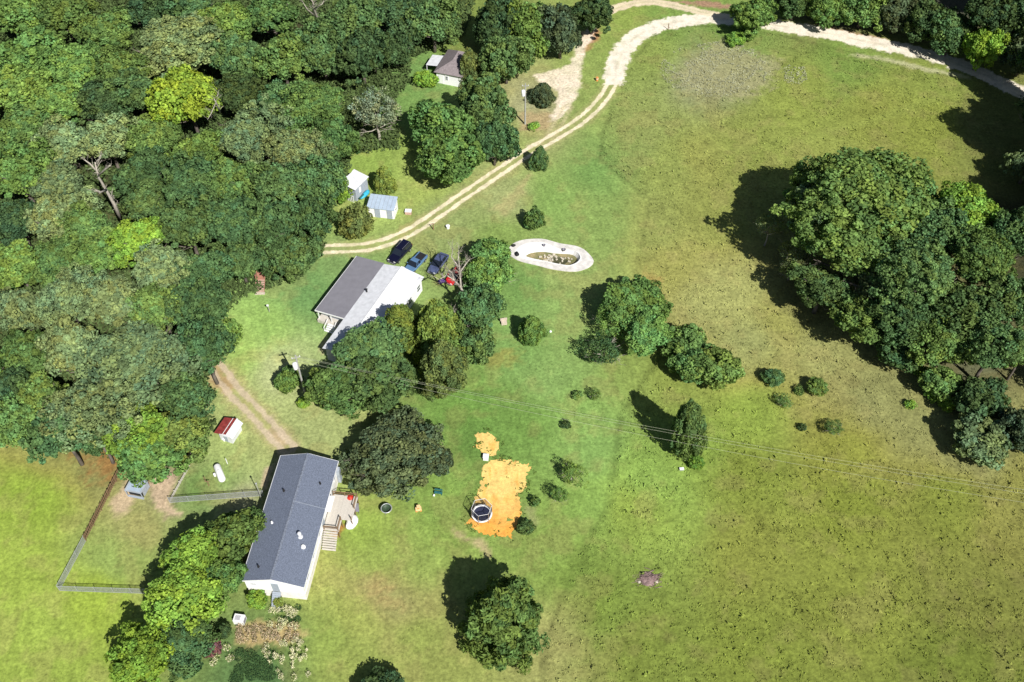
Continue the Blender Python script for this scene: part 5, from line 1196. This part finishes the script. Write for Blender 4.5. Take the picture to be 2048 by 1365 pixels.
# ------------------------------------------------------------------ cars
def car(u0, v0, u1, v1, h, wid, paint, style, label):
    """(u0, v0) nose, (u1, v1) tail, seen at mid height"""
    n = G(u0, v0, h*.45); e = G(u1, v1, h*.45); d = n-e; L = d.length; c = (n+e)/2
    t = thing('parked_car', (c.x, c.y, 0), math.atan2(d.y, d.x), label, 'car', 'cars parked behind the farmhouse')
    hw = wid/2; zb = .28; belt = h*.58; hood = h*.54
    def prof(x, wl, zt_, k=.9):
        return [(x, -wl*.92, zb), (x, -wl, zb+.18), (x, -wl, zt_-.12), (x, -wl*k, zt_), (x, wl*k, zt_), (x, wl, zt_-.12), (x, wl, zb+.18), (x, wl*.92, zb)]
    S_ = [(-.5, .80, belt*.80), (-.485, .90, belt*.95), (-.42, .98, belt), (-.2, 1.0, belt), (.12, 1.0, belt), (.2, .99, hood+.02), (.38, .95, hood-.04), (.46, .86, hood-.14), (.5, .70, hood-.28)]
    b = MB(); b.loft([prof(x*L, wl*hw, z) for x, wl, z in S_]); body = b.build('body', M[paint], t, True)
    for pl in body.data.polygons: pl.use_smooth = False
    if style == 'suv': G_ = [(-.47, .80, belt), (-.43, .82, h-.05), (-.10, .86, h-.03), (.05, .84, h-.08), (.20, .80, belt)]
    elif style == 'pickup': G_ = [(-.10, .84, belt), (-.08, .84, h-.05), (.04, .86, h-.03), (.08, .84, h-.08), (.21, .80, belt)]
    else: G_ = [(-.42, .76, belt), (-.27, .82, h-.05), (-.06, .84, h-.02), (.03, .82, h-.06), (.21, .78, belt)]
    gl = MB(); rr = []
    for x, k, z in G_:
        w0 = hw*k*(.84 if z > belt+.1 else 1.06); zz = max(z-.03, belt-.02)
        rr.append([(x*L, -w0, zz), (x*L, w0, zz)])
    # side glass, windscreen, rear glass as one cabin; the roof panel is painted
    vs = []; fs = []
    xs = [x*L for x, _, _ in G_]; zt_ = [z for _, _, z in G_]
    b0 = [(x, -hw*.90, belt-.03) for x in xs]; b1 = [(x, hw*.90, belt-.03) for x in xs]
    t0 = [(x, -hw*.74 if z > belt+.1 else -hw*.88, z-.04) for x, z in zip(xs, zt_)]; t1 = [(x, -y, z) for x, y, z in t0]
    n_ = len(xs); vs = b0+t0+t1+b1
    for i in range(n_-1): fs += [(i, i+1, n_+i+1, n_+i), (n_+i, n_+i+1, 2*n_+i+1, 2*n_+i), (2*n_+i, 2*n_+i+1, 3*n_+i+1, 3*n_+i)]
    gl.add(vs, fs); gl.build('cabin_glass', M['carglass'], t)
    rp = [(x, -hw*.72, z-.02) for x, z in zip(xs, zt_) if z > belt+.1]
    top = rp+[(x, -y, z) for x, y, z in reversed(rp)]
    MB().slab([(x, y, z+.015) for x, y, z in top], .05).build('roof', M[paint], t)
    for i in (1, 2, 3):
        x = xs[i]
        for s in (-1, 1): MB().beam((x, s*hw*.745, zt_[i]-.03), (x+(0.0 if i == 2 else (-.12 if i == 1 else .3)), s*hw*.905, belt), .07, .05).build('pillar', M[paint], t)
    if style == 'pickup':
        MB().box((-.29*L, 0, belt-.02), (.36*L, hw*1.5, .06)).build('bed', M['rubber'], t)
        for s in (-1, 1): MB().box((-.29*L, s*hw*.86, belt+.06), (.37*L, .12, .12)).build('bed_side', M[paint], t)
    if style == 'suv':
        for s in (-1, 1): MB().tube([(xs[1]+.2, s*hw*.62, h+.03), (xs[3]-.2, s*hw*.62, h+.03)], .025, 6).build('roof_rail', M['steel'], t)
    for x in (-.31, .32):
        for s in (-1, 1):
            w = MB().lathe([(.01, -.11), (.26, -.11), (.34, -.08), (.34, .08), (.26, .11), (.01, .11)], 18, (x*L, s*(hw-.07), .34), 'y').build('wheel', M['rubber'], t)
            MB().lathe([(.01, -.01), (.2, -.01), (.22, .01), (.01, .02)], 12, (x*L, s*(hw+.045), .34), 'y').build('rim', M['steel'], w)
    for s in (-1, 1):
        MB().box((.478*L, s*hw*.62, hood-.22), (.1, .34, .14)).build('headlight', M['lens'], t)
        MB().box((-.487*L, s*hw*.78, belt-.22), (.1, .16, .26)).build('tail_light', M['redlens'], t)
        MB().box((.16*L, s*(hw+.09), belt+.08), (.14, .18, .13)).build('mirror', M[paint], t)
    MB().box((.497*L, 0, .42), (.1, hw*1.5, .18)).build('bumper', M['greyplastic'], t); MB().box((-.5*L, 0, .45), (.1, hw*1.6, .2)).build('bumper', M['greyplastic'], t)
    MB().box((.48*L, 0, hood-.24), (.08, .7, .12)).build('grille', M['dark'], t)
    return t
car(782, 523, 817, 486, 1.75, 1.95, 'carblack', 'suv', 'black sport utility vehicle parked behind the farmhouse, leftmost and nearest the drive')
car(813, 545, 848, 508, 1.5, 1.85, 'carblue', 'pickup', 'blue pickup-like car parked against the farmhouse roof, second from the left')
car(862, 545, 890, 508, 1.5, 1.85, 'carslate', 'sedan', 'slate-blue car parked third in the row behind the farmhouse')
car(896, 566, 926, 537, 1.5, 1.8, 'carred', 'sedan', 'bright red car under the bleached dead tree')
t = thing('wheelbarrow', G(884, 568, 0), R(30), 'purple wheelbarrow tub in the shade beside the red car', 'wheelbarrow')
MB().loft([[(-.35, -.25, .3), (.3, -.2, .3), (.3, .2, .3), (-.35, .25, .3)], [(-.6, -.42, .7), (.6, -.35, .65), (.6, .35, .65), (-.6, .42, .7)]]).build('tub', M['purple'], t)
for s in (-1, 1): MB().beam((.6, s*.1, .2), (-1.1, s*.32, .6), .05).build('handle', M['wood'], t); MB().box((-.3, s*.25, .15), (.05, .05, .3)).build('leg', M['steel'], t)
MB().lathe([(.01, -.05), (.2, -.05), (.2, .05), (.01, .05)], 14, (.62, 0, .2), 'y').build('wheel', M['rubber'], t)

# ------------------------------------------------------------------ flower garden at the bottom: pale blooming plants
def bloom_patch(label, spots, hgt, cols, n, seed, name='pale_flowers', kindc='flowers'):
    rng = np.random.default_rng(seed); P = []; C = []
    for (u, v, r_) in spots:
        g = G(u, v, 0); k = int(n*r_); a = rng.uniform(0, 6.28, k); rr = r_*np.sqrt(rng.random(k)); P.append(np.stack([g.x+np.cos(a)*rr, g.y+np.sin(a)*rr, rng.uniform(.1, hgt, k)], 1))
        C.append(np.array([cols[i] for i in rng.integers(0, len(cols), k)]))
    P = np.concatenate(P); C = np.concatenate(C); Nn = rng.normal(size=P.shape)*.5; Nn[:, 2] += 1; Nn /= np.linalg.norm(Nn, axis=1)[:, None]
    q = leaf_quads(P, Nn, .16, rng, .5); me = bpy.data.meshes.new(name); nf = len(q)
    me.vertices.add(nf*4); me.vertices.foreach_set('co', q.reshape(-1).astype(np.float32)); me.loops.add(nf*4); me.loops.foreach_set('vertex_index', np.arange(nf*4, dtype=np.int32))
    me.polygons.add(nf); me.polygons.foreach_set('loop_start', np.arange(0, nf*4, 4, dtype=np.int32)); me.update(calc_edges=True); me.materials.append(M['tuft'])
    at = me.color_attributes.new('col', 'FLOAT_COLOR', 'POINT'); cc = np.repeat(C, 4, 0); at.data.foreach_set('color', np.concatenate([cc, np.ones((len(cc), 1))], 1).ravel().astype(np.float32))
    return tag(obj(name, me), label, kindc, None, 'stuff')
cream = [(.62, .60, .36), (.70, .66, .45), (.16, .22, .05), (.5, .5, .25)]; straw_ = [(.5, .38, .22), (.42, .32, .2), (.55, .45, .3), (.2, .2, .08)]
rg_ = random.Random(6)
sp = [(rg_.uniform(535, 605), rg_.uniform(1215, 1262), rg_.uniform(.18, .5)) for _ in range(20)]+[(rg_.uniform(530, 620), rg_.uniform(1280, 1360), rg_.uniform(.15, .4)) for _ in range(34)]+[(435, 1318, .5), (428, 1330, .4), (455, 1298, .5), (462, 1320, .5)]
bloom_patch('cream flowering stems scattered through the garden bed below the white gable', sp, .8, cream, 260, 1)
sp = [(rg_.uniform(475, 600), rg_.uniform(1252, 1282), rg_.uniform(.25, .6)) for _ in range(34)]
bloom_patch('dry straw-coloured stalks in the garden bed below the white gable', sp, .7, straw_, 240, 2, 'dry_stalks', 'stalks')
sp = [(rg_.uniform(470, 545), rg_.uniform(1305, 1365), rg_.uniform(.5, .9)) for _ in range(26)]+[(rg_.uniform(545, 600), rg_.uniform(1215, 1245), .5) for _ in range(8)]
bloom_patch('dark green ground cover in the round garden bed at the bottom edge', sp, .3, [(.035, .075, .03), (.05, .10, .035), (.07, .13, .04)], 300, 3, 'ground_cover', 'ground cover')
